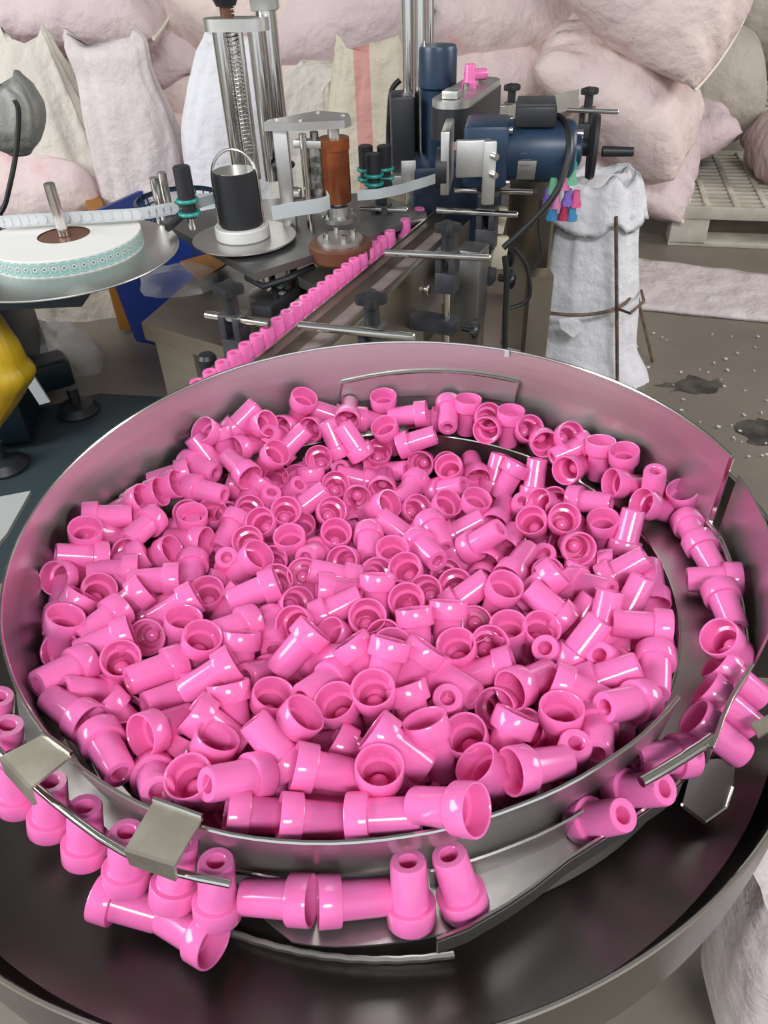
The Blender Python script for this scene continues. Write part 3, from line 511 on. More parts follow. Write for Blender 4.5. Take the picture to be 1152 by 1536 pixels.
# liner ribbon runs (paper strips with height)
def ribbon(pts, h, label, th=.0012, m=LINER, name='label_ribbon'):
    mb = MB().strip([p+Vector((0, 0, h/2)) for p in pts], [p-Vector((0, 0, h/2)) for p in pts], th)
    return tag(mb.build(name, m), label, 'label ribbon')
rb1 = [D(0, 333, .42), D(60, 329, .42), D(140, 325, .42), D(210, 321, .42), D(262, 312, .42), D(272, 300, .42)]
ribbon(rb1, .021, 'white label ribbon running from the picture edge to the steel pins')
for i in range(21):
    t = i/20*4.2; k = int(t); p = rb1[k].lerp(rb1[k+1], t-k); d = (rb1[k+1]-rb1[k]).normalized(); nn = Vector((d.y, -d.x, 0))
    MB().lathe([(0, .0010), (.0085, .0010), (.0085, .0016), (0, .0016)], basis(nn), p+nn*.0008, n=18).build('label', TAG, [o for o in C.objects if o.name.startswith('label_ribbon')][0])
ribbon([D(280, 314, .425), D(300, 304, .425), D(330, 295, .425)], .018, 'short white ribbon between the black roller and the rewind core', name='label_ribbon')
ribbon([D(408, 320, .43), D(440, 314, .43), D(480, 308, .43), D(494, 303, .43), D(490, 296, .43)], .025, 'white ribbon between the rewind core and the worn steel roller', name='label_ribbon')
ribbon([D(536, 293, .44), D(566, 291, .44), D(600, 284, .44), D(640, 272, .44), D(668, 262, .44)], .019, 'white ribbon stretched from the black rollers to the motor bracket', name='label_ribbon')
# pins and rubber-ringed roller left of the head
def rodthing(base, d, top_px, r, label, m=CHROME, name='steel_pin'):
    b = D(*base, d); v = ray(*top_px); w2 = CAM-b
    s = (Vector((b.x, b.y, 0))-Vector((CAM.x, CAM.y, 0))).length/Vector((v.x, v.y, 0)).length; T = CAM+v*s
    o = MB().cyl(b, (b.x, b.y, T.z), r, n=18, bev=.001).build(name, m); return tag(o, label, 'pin'), b, T
rodthing((244, 330), .46, (228, 266), .0085, 'plain steel guide pin, left of the pair beside the black ringed roller')
rodthing((253, 312), .46, (241, 258), .0085, 'plain steel guide pin behind and right of its twin')
def ringed(base, d, top_px, r, label):
    b = D(*base, d); v = ray(*top_px); s = math.hypot(b.x, b.y)/math.hypot(v.x, v.y); zt = (CAM+v*s).z; h = zt-b.z
    e = empty('guide_roller', b, label, 'roller')
    MB().cyl(b, (b.x, b.y, b.z+h*.25), r*.4, n=14).build('axle', CHROME, e)
    MB().lathe([(0, h*.2), (r*.85, h*.2), (r*.85, h*.5), (r, h*.5), (r, h-.002), (r-.002, h), (0, h)], o=b, n=24).build('roller_body', BLACK, e)
    for zz in (.24, .45):
        MB().lathe([(r*.8, h*zz), (r*1.28, h*zz), (r*1.36, h*zz+.003), (r*1.28, h*zz+.006), (r*.8, h*zz+.006)], o=b, n=24).build('green_ring', TEALRING, e)
ringed((289, 344), .46, (270, 249), .0155, 'black guide roller with two teal rings beside the steel pins')
ringed((551, 286), .46, (546, 218), .0145, 'black guide roller with teal ring, left of the three behind the amber roller')
ringed((578, 284), .46, (575, 218), .0145, 'black guide roller with teal ring, right of the three behind the amber roller')
ringed((562, 292), .45, (557, 230), .0145, 'black guide roller with teal ring, nearest of the three behind the amber roller')
lv = MB().tube([D(252, 342, .45), D(268, 328, .45), D(280, 318, .45)], .007, 10).build('tension_lever', BLACK); tag(lv, 'black tension lever resting below the steel pins', 'lever')
# twin column lift with handwheel
cl = empty('lift_column', D(385, 300, .5), 'tall chrome column pair with threaded spindle and black handwheel on top', 'column')
def upright(base, d, r, ztop, m, par, nm, n=20):
    b = D(*base, d); return MB().cyl(b, (b.x, b.y, ztop), r, n=n).build(nm, m, par), b
ztop = Y(347, 42, D(365, 262, .48).y).z
o, b1 = upright((361, 268), .48, .0165, ztop, CHROME, cl, 'column')
o, b2 = upright((409, 270), .48, .0165, ztop+.0, CHROME, cl, 'column')
o, b4 = upright((425, 262), .48, .0215, ztop+.25, CHROME, cl, 'rear_post')
o, b3 = upright((378, 268), .48, .0085, ztop, CHROME, cl, 'lead_screw')
o = MB(); zz = b3.z+.16
o.tube([Vector((b3.x+.0098*math.cos(t*.9), b3.y+.0098*math.sin(t*.9), b3.z+.05+t*.0011)) for t in range(0, 330)], .0014, 5).build('screw_thread', KNURL, cl)
o, b5 = upright((388, 268), .48, .006, ztop, CHROME, cl, 'guide_bar')
cx = (b1+b2)/2; Mtop = basis((0, 0, 1))
tp_ = MB(); ax_ = (b2-b1); ax_.z = 0; L_ = ax_.length/2; ax_.normalize(); ay_ = Vector((-ax_.y, ax_.x, 0))
Rm = Matrix((ax_, ay_, Vector((0, 0, 1)))).transposed()
poly = []
for i in range(24):
    a = 6.283*i/24; poly.append(((L_ if math.cos(a) > 0 else -L_)+.030*math.cos(a), .030*math.sin(a)))
tp_.prism(poly, 0, .022, Rm, (cx.x, cx.y, ztop)); tp_.build('top_plate', ALU, cl)
hc = Vector((b3.x-.006, b3.y, ztop+.022))
MB().cyl(hc, hc+Vector((0, 0, .03)), .014, n=18).build('spindle', BROWN, cl)
MB().lathe([(0, .02), (.020, .02), (.032, .045), (.052, .05), (.060, .062), (.060, .075), (.05, .082), (0, .085)], o=hc, n=36).build('handwheel', BLACK, cl)
MB().box(Vector((b4.x, b4.y, ztop+.08)), (.055, .05, .10), None, .003).build('column_clamp', ALU, cl)
cp = b2+Vector((.028, -.02, .035))
MB().lathe([(0, .016), (.012, .016), (.026, .012), (.026, .004), (.009, 0), (.009, -.02), (0, -.02)], basis((.3, -1, .25)), cp, n=40, fn=star).build('star_knob', BLACK, cl)
# drive roller unit
dr_ = empty('drive_roller_unit', D(500, 340, .49), 'amber rubber drive roller and worn steel roller under a slanted aluminium top plate', 'roller unit')
bA = D(509, 330, .485); zr = lambda py, b: Y(500, py, b.y).z
MB().lathe([(0, 0), (.034, 0), (.034, .008), (.022, .012), (.022, .028), (.012, .03), (.012, .036), (0, .036)], o=bA, n=30).build('bearing_flange', ALU, dr_)
for k in range(4):
    q = bA+Vector((.028*math.cos(k*1.57+.5), .028*math.sin(k*1.57+.5), .006)); MB().cyl(q, q+Vector((0, 0, .010)), .0045, n=8).build('bolt', CHROME, dr_)
MB().lathe([(0, .036), (.0255, .036), (.0265, .040), (.0265, .130), (.0285, .1305), (.0285, .150), (.024, .1505), (0, .1505)], o=bA+Vector((0, 0, 0)), n=40).build('amber_roller', AMBER, dr_)
MB().lathe([(0, .150), (.011, .150), (.011, .168), (0, .168)], o=bA, n=20).build('roller_axle', ALU, dr_)
bB = D(481, 322, .475)
MB().lathe([(0, .028), (.018, .028), (.018, .125), (.008, .126), (.008, .150), (0, .150)], o=bB, n=30).build('pressure_roller', KNURL, dr_)
bC = D(465, 326, .475)
MB().cyl(bC-Vector((0, 0, .03)), bC+Vector((0, 0, .15)), .007, n=14).build('tie_rod', CHROME, dr_)
for zz in (.012, .132):
    m_ = (bB+bC)/2; MB().box(m_+Vector((0, 0, zz)), (.055, .022, .014), Rm, .002).build('roller_bracket', ALU, dr_)
zt_ = bA.z+.168
tri = [(-.125, -.012), (-.118, .012), (-.030, .075), (.028, .040), (.034, .0), (.022, -.020), (-.06, -.022)]
MB().prism(tri, 0, .014, None, (bA.x, bA.y, zt_)).build('top_plate', ALU, dr_)
for bx, by in ((-.105, .004), (-.03, .055), (.018, .022), (-.06, -.008)):
    q = Vector((bA.x+bx, bA.y+by, zt_+.014)); MB().cyl(q, q+Vector((0, 0, .003)), .004, n=10).build('bolt', CHROME, dr_)
bD = Vector((bA.x-.098, bA.y+.01, PZ))
MB().box((bD.x, bD.y, (PZ+zt_)/2), (.026, .034, zt_-PZ), None, .002).build('upright_plate', ALU, dr_)
MB().cyl(bD+Vector((.014, -.01, .07)), bD+Vector((.028, -.012, .07)), .012, n=16, bev=.002).build('adjuster', CHROME, dr_)
# press wheel at the cap row
pw = empty('press_wheel', D(500, 378, .53), 'brown rubber press wheel with bolted steel hub beside the cap row', 'wheel')
c = D(512, 386, .518)
MB().lathe([(0, 0), (.056, 0), (.059, .004), (.059, .026), (.055, .030), (0, .030)], o=c, n=44).build('tyre', BROWN, pw)
MB().lathe([(0, .030), (.042, .030), (.042, .037), (0, .037)], o=c, n=36).build('hub', ALU, pw)
for k in range(4):
    q = c+Vector((.026*math.cos(k*1.57+.3), .026*math.sin(k*1.57+.3), .037)); MB().cyl(q, q+Vector((0, 0, .012)), .0055, n=10, bev=.001).build('bolt', CHROME, pw)
# ---------------------------------------------------------------- label reel
RC = D(108, 362, .45)
rl = empty('reel_disc', RC, 'large polished steel reel plate carrying the label roll', 'disc')
RC2 = D(92, 384, .468)
MB().lathe([(0, 0), (.205, 0), (.2055, .0015), (.205, .003), (0, .003)], o=RC2, n=96).build('plate', STEEL, rl)
MB().cyl(RC2-Vector((0, 0, .06)), RC2, .03, n=24).build('hub', STEEL_DK, rl)
for dx, dy in ((-.02, -.13), (.02, -.125)):
    q = RC2+Vector((dx, dy, 0)); MB().cyl(q-Vector((0, 0, .014)), q, .008, n=6).build('bolt', KNURL, rl)
MB().box(RC2+Vector((-.20, .03, -.075)), (.42, .06, .04)).build('support_arm', TEAL_DK, rl)
ro_ = empty('label_roll', RC2+Vector((0, 0, .003)), 'thick white roll of round teal printed labels lying on the steel reel plate', 'label roll')
c = RC2+Vector((.008, .018, .003)); RR = .132
MB().lathe([(.045, 0), (RR, 0), (RR, .027), (RR-.001, .028), (.045, .028)], o=c, n=90).build('paper_roll', WHITEP, ro_)
MB().lathe([(0, .004), (.045, .004), (.045, .0265), (.012, .0265), (.012, .028), (0, .028)], o=c, n=40).build('roll_core', BROWN, ro_)
MB().cyl(c+Vector((0, 0, .0)), c+Vector((0, 0, .115)), .0095, n=20, bev=.0015).build('spindle', CHROME, ro_)
def disc_on(cyl_c, a, zz, r0, r1, off, m, nm, par):
    vs = []; fs = []; n = 22
    for rr in (r0, r1):
        for k in range(n):
            t = 6.283*k/n; da = rr*math.cos(t)/RR; q = RR+off
            vs.append(cyl_c+Vector((q*math.cos(a+da), q*math.sin(a+da), zz+rr*math.sin(t))))
    if r0 > 1e-6: fs = [(k, (k+1) % n, n+(k+1) % n, n+k) for k in range(n)]
    else: fs = [tuple(n+k for k in range(n))]
    return MB().add(vs, fs).build(nm, m, par, fix=False)
NL = 29
for i in range(NL):
    a = -math.pi*1.02+i*(math.pi*1.06/(NL-1))
    L1 = disc_on(c, a, .0138, .0, .0118, .0004, TEALINK, 'label', ro_)
    for (r0, r1, off, m_) in ((.0088, .0096, .0007, WHITEP), (.0, .0040, .0008, WHITEP), (.0, .0018, .0011, GREYINK), (.0050, .0058, .0009, LINER)):
        q = disc_on(c, a, .0150 if r1 < .006 else .0138, r0, r1, off, m_, 'label_print', L1); q.location = (0, 0, 0)
# dark cabinet, yellow bag and floor mat at the left
cbn = empty('control_cabinet', D(10, 560, 1.0), 'dark teal metal cabinet on a black base at the left picture edge', 'cabinet')
e1 = D(42, 450, .72); e1.x -= .13; cbn.location = (e1.x-.3, e1.y+.1, 0)
MB().box((e1.x-.30, e1.y+.10, .28), (.62, .50, .50), Matrix.Rotation(math.radians(12), 3, 'Z'), .006).build('body', TEAL_DK, cbn)
bl = D(75, 600, 1.02)
MB().box((bl.x-.32, bl.y+.02, .075), (.72, .09, .08), Matrix.Rotation(math.radians(30), 3, 'Z'), .01).build('base_beam', TEAL_DK, cbn)
MB().box((bl.x-.32, bl.y+.02, .117), (.70, .07, .006), Matrix.Rotation(math.radians(30), 3, 'Z')).build('beam_top', BLACK_B, cbn)
for x, y in ((118, 617), (8, 700)):
    q = D(x, y, 1.09); MB().lathe([(0, 0), (.055, 0), (.06, .012), (.045, .03), (.015, .036), (.015, .08), (0, .08)], o=(q.x, q.y, .004), n=28).build('levelling_foot', BLACK, cbn)
tg = D(54, 583, .92); MB().box(tg, (.03, .006, .085), Matrix.Rotation(math.radians(-14), 3, 'Y')).build('paper_tag', TAG, cbn)
mt = MB().slab([D(-160, 860, 1.092), D(-60, 640, 1.092), D(150, 590, 1.092), D(330, 600, 1.092), D(400, 900, 1.092)], .007).build('floor_mat', MATBLUE); tag(mt, 'dark blue-grey sheet lying on the floor under the bowl', 'mat')
# yellow bag hanging
def row_sack(name, rows, y, m, label, cat='sack', group=None, depth=.42, fold=.06, nf=9, seed=0, lean=0.0, top_open=False, zmin=None, thick_top=1.0, na=72, sub=4):
    prs = []
    for (py, xl, xr) in rows:
        A, B = Y(xl, py, y), Y(xr, py, y); prs.append(((A.x+B.x)/2, (A.z+B.z)/2, abs(B.x-A.x)/2))
    prs.sort(key=lambda t: t[1])
    if zmin is not None: prs = [(prs[0][0], zmin, prs[0][2]*.94)]+[p for p in prs if p[1] > zmin+.01]
    P = []
    for i in range(len(prs)-1):
        for k in range(sub):
            t = k/sub; q0, q1, q2, q3 = prs[max(i-1, 0)], prs[i], prs[i+1], prs[min(i+2, len(prs)-1)]
            cr = lambda j: .5*(2*q1[j]+(q2[j]-q0[j])*t+(2*q0[j]-5*q1[j]+4*q2[j]-q3[j])*t*t+(3*q1[j]-q0[j]-3*q2[j]+q3[j])*t**3)
            P.append((cr(0), q1[1]+(q2[1]-q1[1])*t, max(cr(2), .002)))
    P.append(prs[-1]); z0, z1 = P[0][1], P[-1][1]
    vs = []; fs = []; n = na
    for (x, z, w_) in P:
        t = (z-z0)/(z1-z0+1e-6)
        d = w_*depth*(1-(1-thick_top)*t**2)*2
        for k in range(n):
            a = 6.283185*k/n
            f = 1+fold*(.35+.5*t)*(noise.noise(Vector((math.cos(a)*nf*.5, math.sin(a)*nf*.5, z*2.2+seed)))*1.4+.5*noise.noise(Vector((math.cos(a)*nf, math.sin(a)*nf, z*7+seed))))
            ca, sa = math.cos(a), math.sin(a); e_ = .75
            ca_ = math.copysign(abs(ca)**e_, ca); sa_ = math.copysign(abs(sa)**e_, sa)
            dz = 0
            if t > .8: dz = (t-.8)/.2*(.045*(abs(ca)**3-.55)+.025*noise.noise(Vector((ca*1.6+seed, sa*1.0, 3))))
            vs.append(Vector((x+w_*ca_*f, y+d*sa_*f+lean*t, z+dz)))
    for i in range(len(P)-1):
        for k in range(n): fs.append((i*n+k, i*n+(k+1) % n, (i+1)*n+(k+1) % n, (i+1)*n+k))
    fs.append(tuple(range(n))[::-1])
    if top_open:
        b = len(vs); m_ = len(P)-1
        for q, dep in ((.97, .0), (.9, .10), (.6, .16)):
            for k in range(n):
                o_ = vs[m_*n+k]; cc = Vector((P[-1][0], y+lean, P[-1][1])); vs.append(cc+(o_-cc)*q-Vector((0, 0, dep)))
        rows_ = [m_*n, b, b+n, b+2*n]
        for r1, r2 in zip(rows_, rows_[1:]):
            for k in range(n): fs.append((r1+k, r1+(k+1) % n, r2+(k+1) % n, r2+k))
        fs.append(tuple(b+2*n+k for k in range(n)))
    else: fs.append(tuple((len(P)-1)*n+k for k in range(n)))
    og = (P[0][0], y, z0)
    return tag(MB().add(vs, fs).build(name, m, origin=og, ang=80), label, cat, group)
row_sack('yellow_bag', [(470, -60, -8), (490, -70, 6), (520, -80, 28), (545, -80, 40), (562, -85, 53), (585, -80, 42), (620, -80, 20), (655, -80, -4)], 1.40, YELLOW, 'bulging yellow plastic bag hanging at the left picture edge', 'bag', fold=.10, nf=4, seed=4, sub=4, depth=.3)
fo = crumple(D(80, 548, 1.09), .17, .12, .13, 9, 26).build('plastic_bag', FILM); tag(fo, 'crumpled clear plastic bag lying on the floor behind the cabinet', 'plastic bag')
# blue crate under the table
bb = empty('blue_crate', D(250, 470, .95), 'tall blue plastic crate standing behind the table leg', 'crate')
q = D(212, 532, 1.098); q2 = D(172, 420, .80)
MB().lathe([(.0, 0), (.20, 0), (.205, .02), (.245, .40), (.255, .40), (.255, .415), (.238, .415), (.20, .03), (0, .03)], Matrix.Rotation(math.radians(20), 3, 'Z'), (q.x+.15, q.y+.17, 0), n=4).build('crate_body', BLUE, bb)
MB().box((q.x-.11, q.y+.25, .22), (.05, .30, .36), Matrix.Rotation(math.radians(20), 3, 'Z'), .004).build('orange_panel', ORANGE, bb)
# net basket behind the pins
bk = empty('net_basket', D(265, 298, .60), 'dark blue plastic net basket behind the teal-ringed roller', 'basket')
q = D(268, 296, .56); r_ = .105
MB().lathe([(r_, 0), (r_+.007, -.003), (r_+.007, -.012), (r_-.002, -.012)], o=q, n=40).build('rim', NAVY, bk)
for k in range(28):
    a = 6.283*k/28; MB().tube([q+Vector((r_*math.cos(a), r_*math.sin(a), -.005)), q+Vector((r_*.85*math.cos(a), r_*.85*math.sin(a), -.06))], .0022, 5).build('rib', NAVY, bk)
for f_, zz in ((.95, -.025), (.90, -.043), (.85, -.06)):
    MB().tube([q+Vector((r_*f_*math.cos(t*.2094), r_*f_*math.sin(t*.2094), zz)) for t in range(30)], .0022, 5, True).build('hoop', NAVY, bk)
MB().lathe([(0, -.062), (r_*.85, -.062), (r_*.85, -.058), (0, -.058)], o=q, n=30).build('basket_floor', NAVY, bk)
bx = empty('pale_blue_tub', q+Vector((.05, .0, -.12)), 'pale blue tub under the net basket on the table', 'tub')
MB().box(q+Vector((.055, -.03, -.035)), (.20, .13, .07), None, .01).build('tub_body', LINER, bx)
# grey plate left of the bowl
gpz = MB().slab([D(-40, 752, .47), D(10, 743, .47), D(46, 736, .47), D(10, 800, .47), D(-40, 860, .47)], .004).build('outfeed_chute_plate', mat('zinc_plate', (.50, .51, .49), .45, .2)); tag(gpz, 'pale grey outfeed chute plate at the left picture edge beside the bowl rim', 'plate')
STAIN = mat('oil_stain', (.055, .05, .045), .4, noise_col=(.13, .115, .095), nscale=18, alpha=.75)
# ---------------------------------------------------------------- motors and guards right of the row
YM = 1.50
mo = empty('drive_motor', Y(780, 225, YM), 'dark blue gear motor with black junction box lying above the conveyor', 'motor')
mx = Vector((.985, -.17, 0)); Mm = basis(mx, (0, 0, 1))
a0 = Y(722, 222, YM); a1 = Y(765, 222, YM); R0 = .062
ax0 = Y(697, 226, YM); sc = (Y(850, 222, YM)-ax0).length
MB().box(ax0+mx*.040, (.102, .102, .080), Mm, .008).build('gearbox', NAVY, mo)
MB().lathe([(0, .075), (.050, .075), (.052, .080), (.052, .180), (.049, .190), (.043, .195), (0, .196)], Mm, ax0, 48).build('motor_body', NAVY, mo)
MB().lathe([(0, .190), (.026, .190), (.026, .204), (.019, .208), (0, .208)], Mm, ax0, 32).build('end_boss', NAVY, mo)
for u_, v_ in ((-.043, -.043), (.043, -.043), (-.043, .043), (.043, .043)):
    q = ax0+Mm@Vector((u_, v_, .078)); MB().cyl(q, q+mx*.006, .006, n=12).build('bolt', CHROME, mo)
MB().box(ax0+mx*.122+Vector((0, 0, .062)), (.070, .080, .034), Matrix((mx, Vector((.17, .985, 0)), Vector((0, 0, 1)))).transposed(), .006).build('junction_box', BLACK, mo)
MB().box(ax0+mx*.122+Vector((0, 0, .079)), (.066, .074, .006), Matrix((mx, Vector((.17, .985, 0)), Vector((0, 0, 1)))).transposed(), .002).build('box_lid', BLACK_B, mo)
vs = []; fs = []; n_ = 10
for k in range(n_+1):
    t = math.radians(-38+76*k/n_); rr = .0526
    for zz in (.088, .120):
        vs.append(ax0+mx*zz+Vector((-.17*math.sin(math.radians(0)), -math.cos(t)*rr, math.sin(t)*rr-.006)))
fs = [(2*k, 2*k+1, 2*k+3, 2*k+2) for k in range(n_)]
npl = MB().add(vs, fs).build('name_plate', ALU, mo)
for k in range(5):
    t = math.radians(26-11*k); q = ax0+mx*.104+Vector((0, -math.cos(t)*.0534, math.sin(t)*.0534-.006))
    g = MB().box(q, (.024, .0008, .0012)).build('plate_print', GREYINK, npl); g.location = (0, 0, 0)
# aluminium mounting plate and bracket
fl0 = ax0-mx*.028
MB().box(fl0+Vector((0, .03, -.016)), (.016, .12, .108), Matrix((mx, Vector((.17, .985, 0)), Vector((0, 0, 1)))).transposed(), .002).build('mounting_plate', ALU, mo)
MB().box(fl0+mx*.035+Vector((0, -.075, .005)), (.06, .012, .06), None, .002).build('angle_bracket', ALU, mo)
MB().box(fl0+mx*.062+Vector((0, -.080, -.018)), (.022, .012, .105), None, .002).build('bracket_leg', ALU, mo)
for dz in (.012, -.018):
    q = fl0+mx*.062+Vector((.004, -.086, dz)); MB().cyl(q, q+Vector((.006, -.012, 0)), .006, n=12, bev=.001).build('bolt', CHROME, mo)
MB().cyl(fl0-mx*.022+Vector((0, 0, -.03)), fl0-mx*.002+Vector((0, 0, -.03)), .036, n=32).build('pulley', BLACK, mo)
# second motor standing behind, with its chain guard
m2 = empty('vertical_motor', Y(668, 200, 1.72), 'dark blue upright motor behind the twin chrome posts', 'motor')
q = Y(657, 66, 1.80); q2 = Y(664, 160, 1.80)
MB().lathe([(0, 0), (.034, 0), (.034, .16), (.039, .165), (.039, .23), (.036, .238), (0, .24)], o=(q.x, q.y, q.z-.24), n=40).build('motor_body', NAVY, m2)
MB().box((q.x+.035, q.y-.06, q.z-.30), (.19, .14, .20), None, .012).build('gear_housing', NAVY, m2)
MB().box((q.x-.075, q.y, q.z-.16), (.05, .08, .15), None, .006).build('terminal_box', BLACK, m2)
gd = empty('chain_guard', Y(700, 150, 1.66), 'oblong aluminium chain guard plate with a pink cap on top', 'guard')
g1, g2 = Y(678, 158, 1.62), Y(722, 130, 1.80); g2.z = g1.z
gx = (g2-g1); gl = gx.length; gx.normalize(); gy = Vector((-gx.y, gx.x, 0)); GM = Matrix((gx, gy, Vector((0, 0, 1)))).transposed()
def slot(L, r, n=24): return [((L if math.cos(6.283*i/n) > 0 else 0)+r*math.cos(6.283*i/n), r*math.sin(6.283*i/n)) for i in range(n)]
MB().prism(slot(gl, .038), 0, .012, GM, g1).build('top_plate', ALU, gd)
MB().prism(slot(gl, .041), -.055, 0, GM, g1).build('rubber_belt', BLACK, gd)
for t, r_ in ((.1, .006), (.45, .006), (.8, .006), (1.05, .006)):
    q = g1+gx*gl*t+Vector((0, 0, .012)); MB().cyl(q, q+Vector((0, 0, .012)), r_, n=8, bev=.001).build('bolt', CHROME, gd)
MB().box(g1+Vector((-.0, 0, .020)), (.035, .03, .014), GM, .002).build('slide_block', ALU, gd)
cap(g1+gx*gl*.55+Vector((0, -.004, .032)), (0, 0, 1), 'pink cap standing alone on the chain guard plate', 'pink caps resting on the guard')
cap(g1+gx*gl*.80+Vector((.0, 0, .027)), (1, .3, 0), 'pink cap lying beside the standing one on the chain guard plate', 'pink caps resting on the guard')
# twin chrome posts
for i, (x, y, ty, dpt, r_, lab) in enumerate(((614, 248, -40, .46, .0125, 'chrome machine post, leftmost of the three beside the amber roller'), (631, 250, -40, .46, .0125, 'chrome machine post, middle one of the three'), (645, 205, -40, .44, .008, 'slim chrome machine post in front of the upright blue motor'))):
    b = D(x, y, dpt); o = MB().cyl((b.x, b.y, PZ-.05), (b.x, b.y, H+.10), r_, n=18).build('chrome_post', CHROME); tag(o, lab, 'post')
pb = D(622, 262, .46)
fb = empty('post_bracket', pb, 'small bare aluminium bracket at the foot of the chrome posts', 'bracket')
MB().box(pb+Vector((0, .01, -.012)), (.10, .05, .03), None, .002).build('foot_block', ALU, fb)
MB().box(D(613, 262, .44), (.030, .006, .055), None, .001).build('upright_tab', ALU, fb)
MB().box(D(613, 300, .50), (.010, .010, .09), None, .001).build('lower_post', STEEL_DK, fb)
# end handwheel
hwc = Y(889, 220, 1.55)
hwl = empty('handwheel', hwc, 'black handwheel with a turning grip at the right side of the conveyor', 'handwheel')
hx = Vector((.97, -.22, .0)); HM = basis(hx)
MB().lathe([(.043, -.008), (.054, -.008), (.058, 0), (.054, .008), (.043, .008), (.040, 0), (.043, -.008)], HM, hwc, 44).build('rim', BLACK, hwl)
MB().lathe([(0, -.02), (.016, -.02), (.018, .006), (0, .008)], HM, hwc, 24).build('hub', BLACK, hwl)
for k in range(3):
    a = 2.09*k+.5; d_ = HM@Vector((math.cos(a), math.sin(a), 0)); MB().box(hwc+d_*.028, (.036, .014, .008), Matrix((d_, hx.cross(d_), hx)).transposed(), .002).build('spoke', BLACK, hwl)
q = hwc+Vector((0, -.035, .0))+hx*.008; MB().cyl(q, q+hx*.058, .0095, .008, 18, .002).build('grip', BLACK, hwl)
q = hwc-hx*.02; MB().cyl(q-hx*.05, q, .018, n=22).build('shaft', CHROME, hwl)
MB().cyl(q-hx*.05+Vector((0, 0, .022)), q+Vector((0, 0, .022)), .008, n=12).build('bolt', CHROME, hwl)
# rail end plate behind
ep = MB().strip([D(748, 162, .44), D(800, 148, .44), D(868, 134, .44)], [D(748, 162, .44)-Vector((0, 0, .05)), D(800, 148, .44)-Vector((0, 0, .05)), D(868, 134, .44)-Vector((0, 0, .05))], .003).build('side_guard', ALU); tag(ep, 'thin steel side guard beside the far pink caps', 'guard')
# frame of the right conveyor side, cream sensor, cables
fr = empty('motor_stand', D(800, 300, .6), 'grey drilled steel frame plate under the motor at the right of the conveyor', 'frame')
fa0, fa1 = Y(770, 268, 1.62), Y(838, 262, 1.56)
MB().strip([fa0, fa1], [Vector((fa0.x, fa0.y, .30)), Vector((fa1.x, fa1.y, .30))], .012).build('plate', TABLE, fr)
for k in range(6):
    q = fa0.lerp(fa1, .55+.3*(k % 2)); q = Vector((q.x, q.y-.004, fa0.z-.03-.035*(k//2))); MB().cyl(q, q+Vector((0, -.004, 0)), .004, n=10).build('bolt', CHROME, fr)
lg1 = D(770, 440, .95); MB().box((.335, 1.50, .25), (.045, .045, .52)).build('leg', TABLE, fr)
cs = empty('cream_sensor', D(752, 345, .5), 'cream plastic sensor bracket beside the third clamp', 'sensor')
q = D(749, 330, .50); MB().box(q, (.024, .02, .050), Matrix.Rotation(.15, 3, 'Y'), .003).build('upper_block', CREAM, cs)
MB().box(q+Vector((.004, 0, -.065)), (.030, .02, .065), Matrix.Rotation(.1, 3, 'Y'), .003).build('lower_block', CREAM, cs)
pdp = empty('power_box', D(700, 400, .62), 'grey plastic terminal box mounted behind the second clamp', 'box')
MB().box(D(707, 425, .60), (.05, .06, .15), CR, .005).build('housing', ALU_DK, pdp)
def cable(pts, r, label): return tag(MB().tube(pts, r, 8).build('cable', RUBBER), label, 'cable')
def smooth(pts, k=6):
    pts = [Vector(p) for p in pts]; out = []
    for i in range(len(pts)-1):
        p0, p1, p2, p3 = pts[max(i-1, 0)], pts[i], pts[i+1], pts[min(i+2, len(pts)-1)]
        for j in range(k):
            t = j/k; out.append(.5*((2*p1)+(p2-p0)*t+(2*p0-5*p1+4*p2-p3)*t*t+(3*p1-p0-3*p2+p3)*t**3))
    return out+[pts[-1]]
cable(smooth([Y(826, 172, 1.50), Y(845, 180, 1.46), Y(855, 215, 1.42), Y(848, 255, 1.40), Y(830, 295, 1.38), Y(795, 335, 1.38), Y(755, 372, 1.38)]), .0058, 'thick black motor cable looping in front of the blue motor')
cable(smooth([Y(757, 385, 1.40), Y(760, 420, 1.40), Y(758, 470, 1.40), Y(757, 540, 1.40)]), .0055, 'black cable hanging straight down beside the white sack')
cable(smooth([Y(772, 372, 1.42), Y(790, 400, 1.42), Y(795, 440, 1.42), Y(785, 455, 1.42), Y(765, 462, 1.42)]), .004, 'thin black cable curling near the left rusty rod')
cable(smooth([Y(812, 300, 1.42), Y(808, 340, 1.42), Y(812, 380, 1.42), Y(800, 405, 1.42)]), .003, 'thin dark cord dangling by the coloured caps')
cable(smooth([Y(600, 120, 1.95), Y(588, 135, 1.95), Y(584, 170, 1.95), Y(583, 225, 1.95), Y(590, 285, 1.90)]), .006, 'black cable left of the chrome posts against the striped sack')
for i, (x, y, a, b, nm) in enumerate(((725, 300, 0, 0, 'second'), (752, 390, 0, 0, 'lower'))):
    q = D(x, y, .50 if i == 0 else .60); o = MB().lathe([(0, .016), (.012, .016), (.022, .012), (.022, .003), (.009, 0), (.009, -.025), (0, -.025)], basis((.8, -.6, .1)), q, n=40, fn=star).build('lock_knob', BLACK); tag(o, 'black star lock knob, %s one on the right support rods' % nm, 'knob')
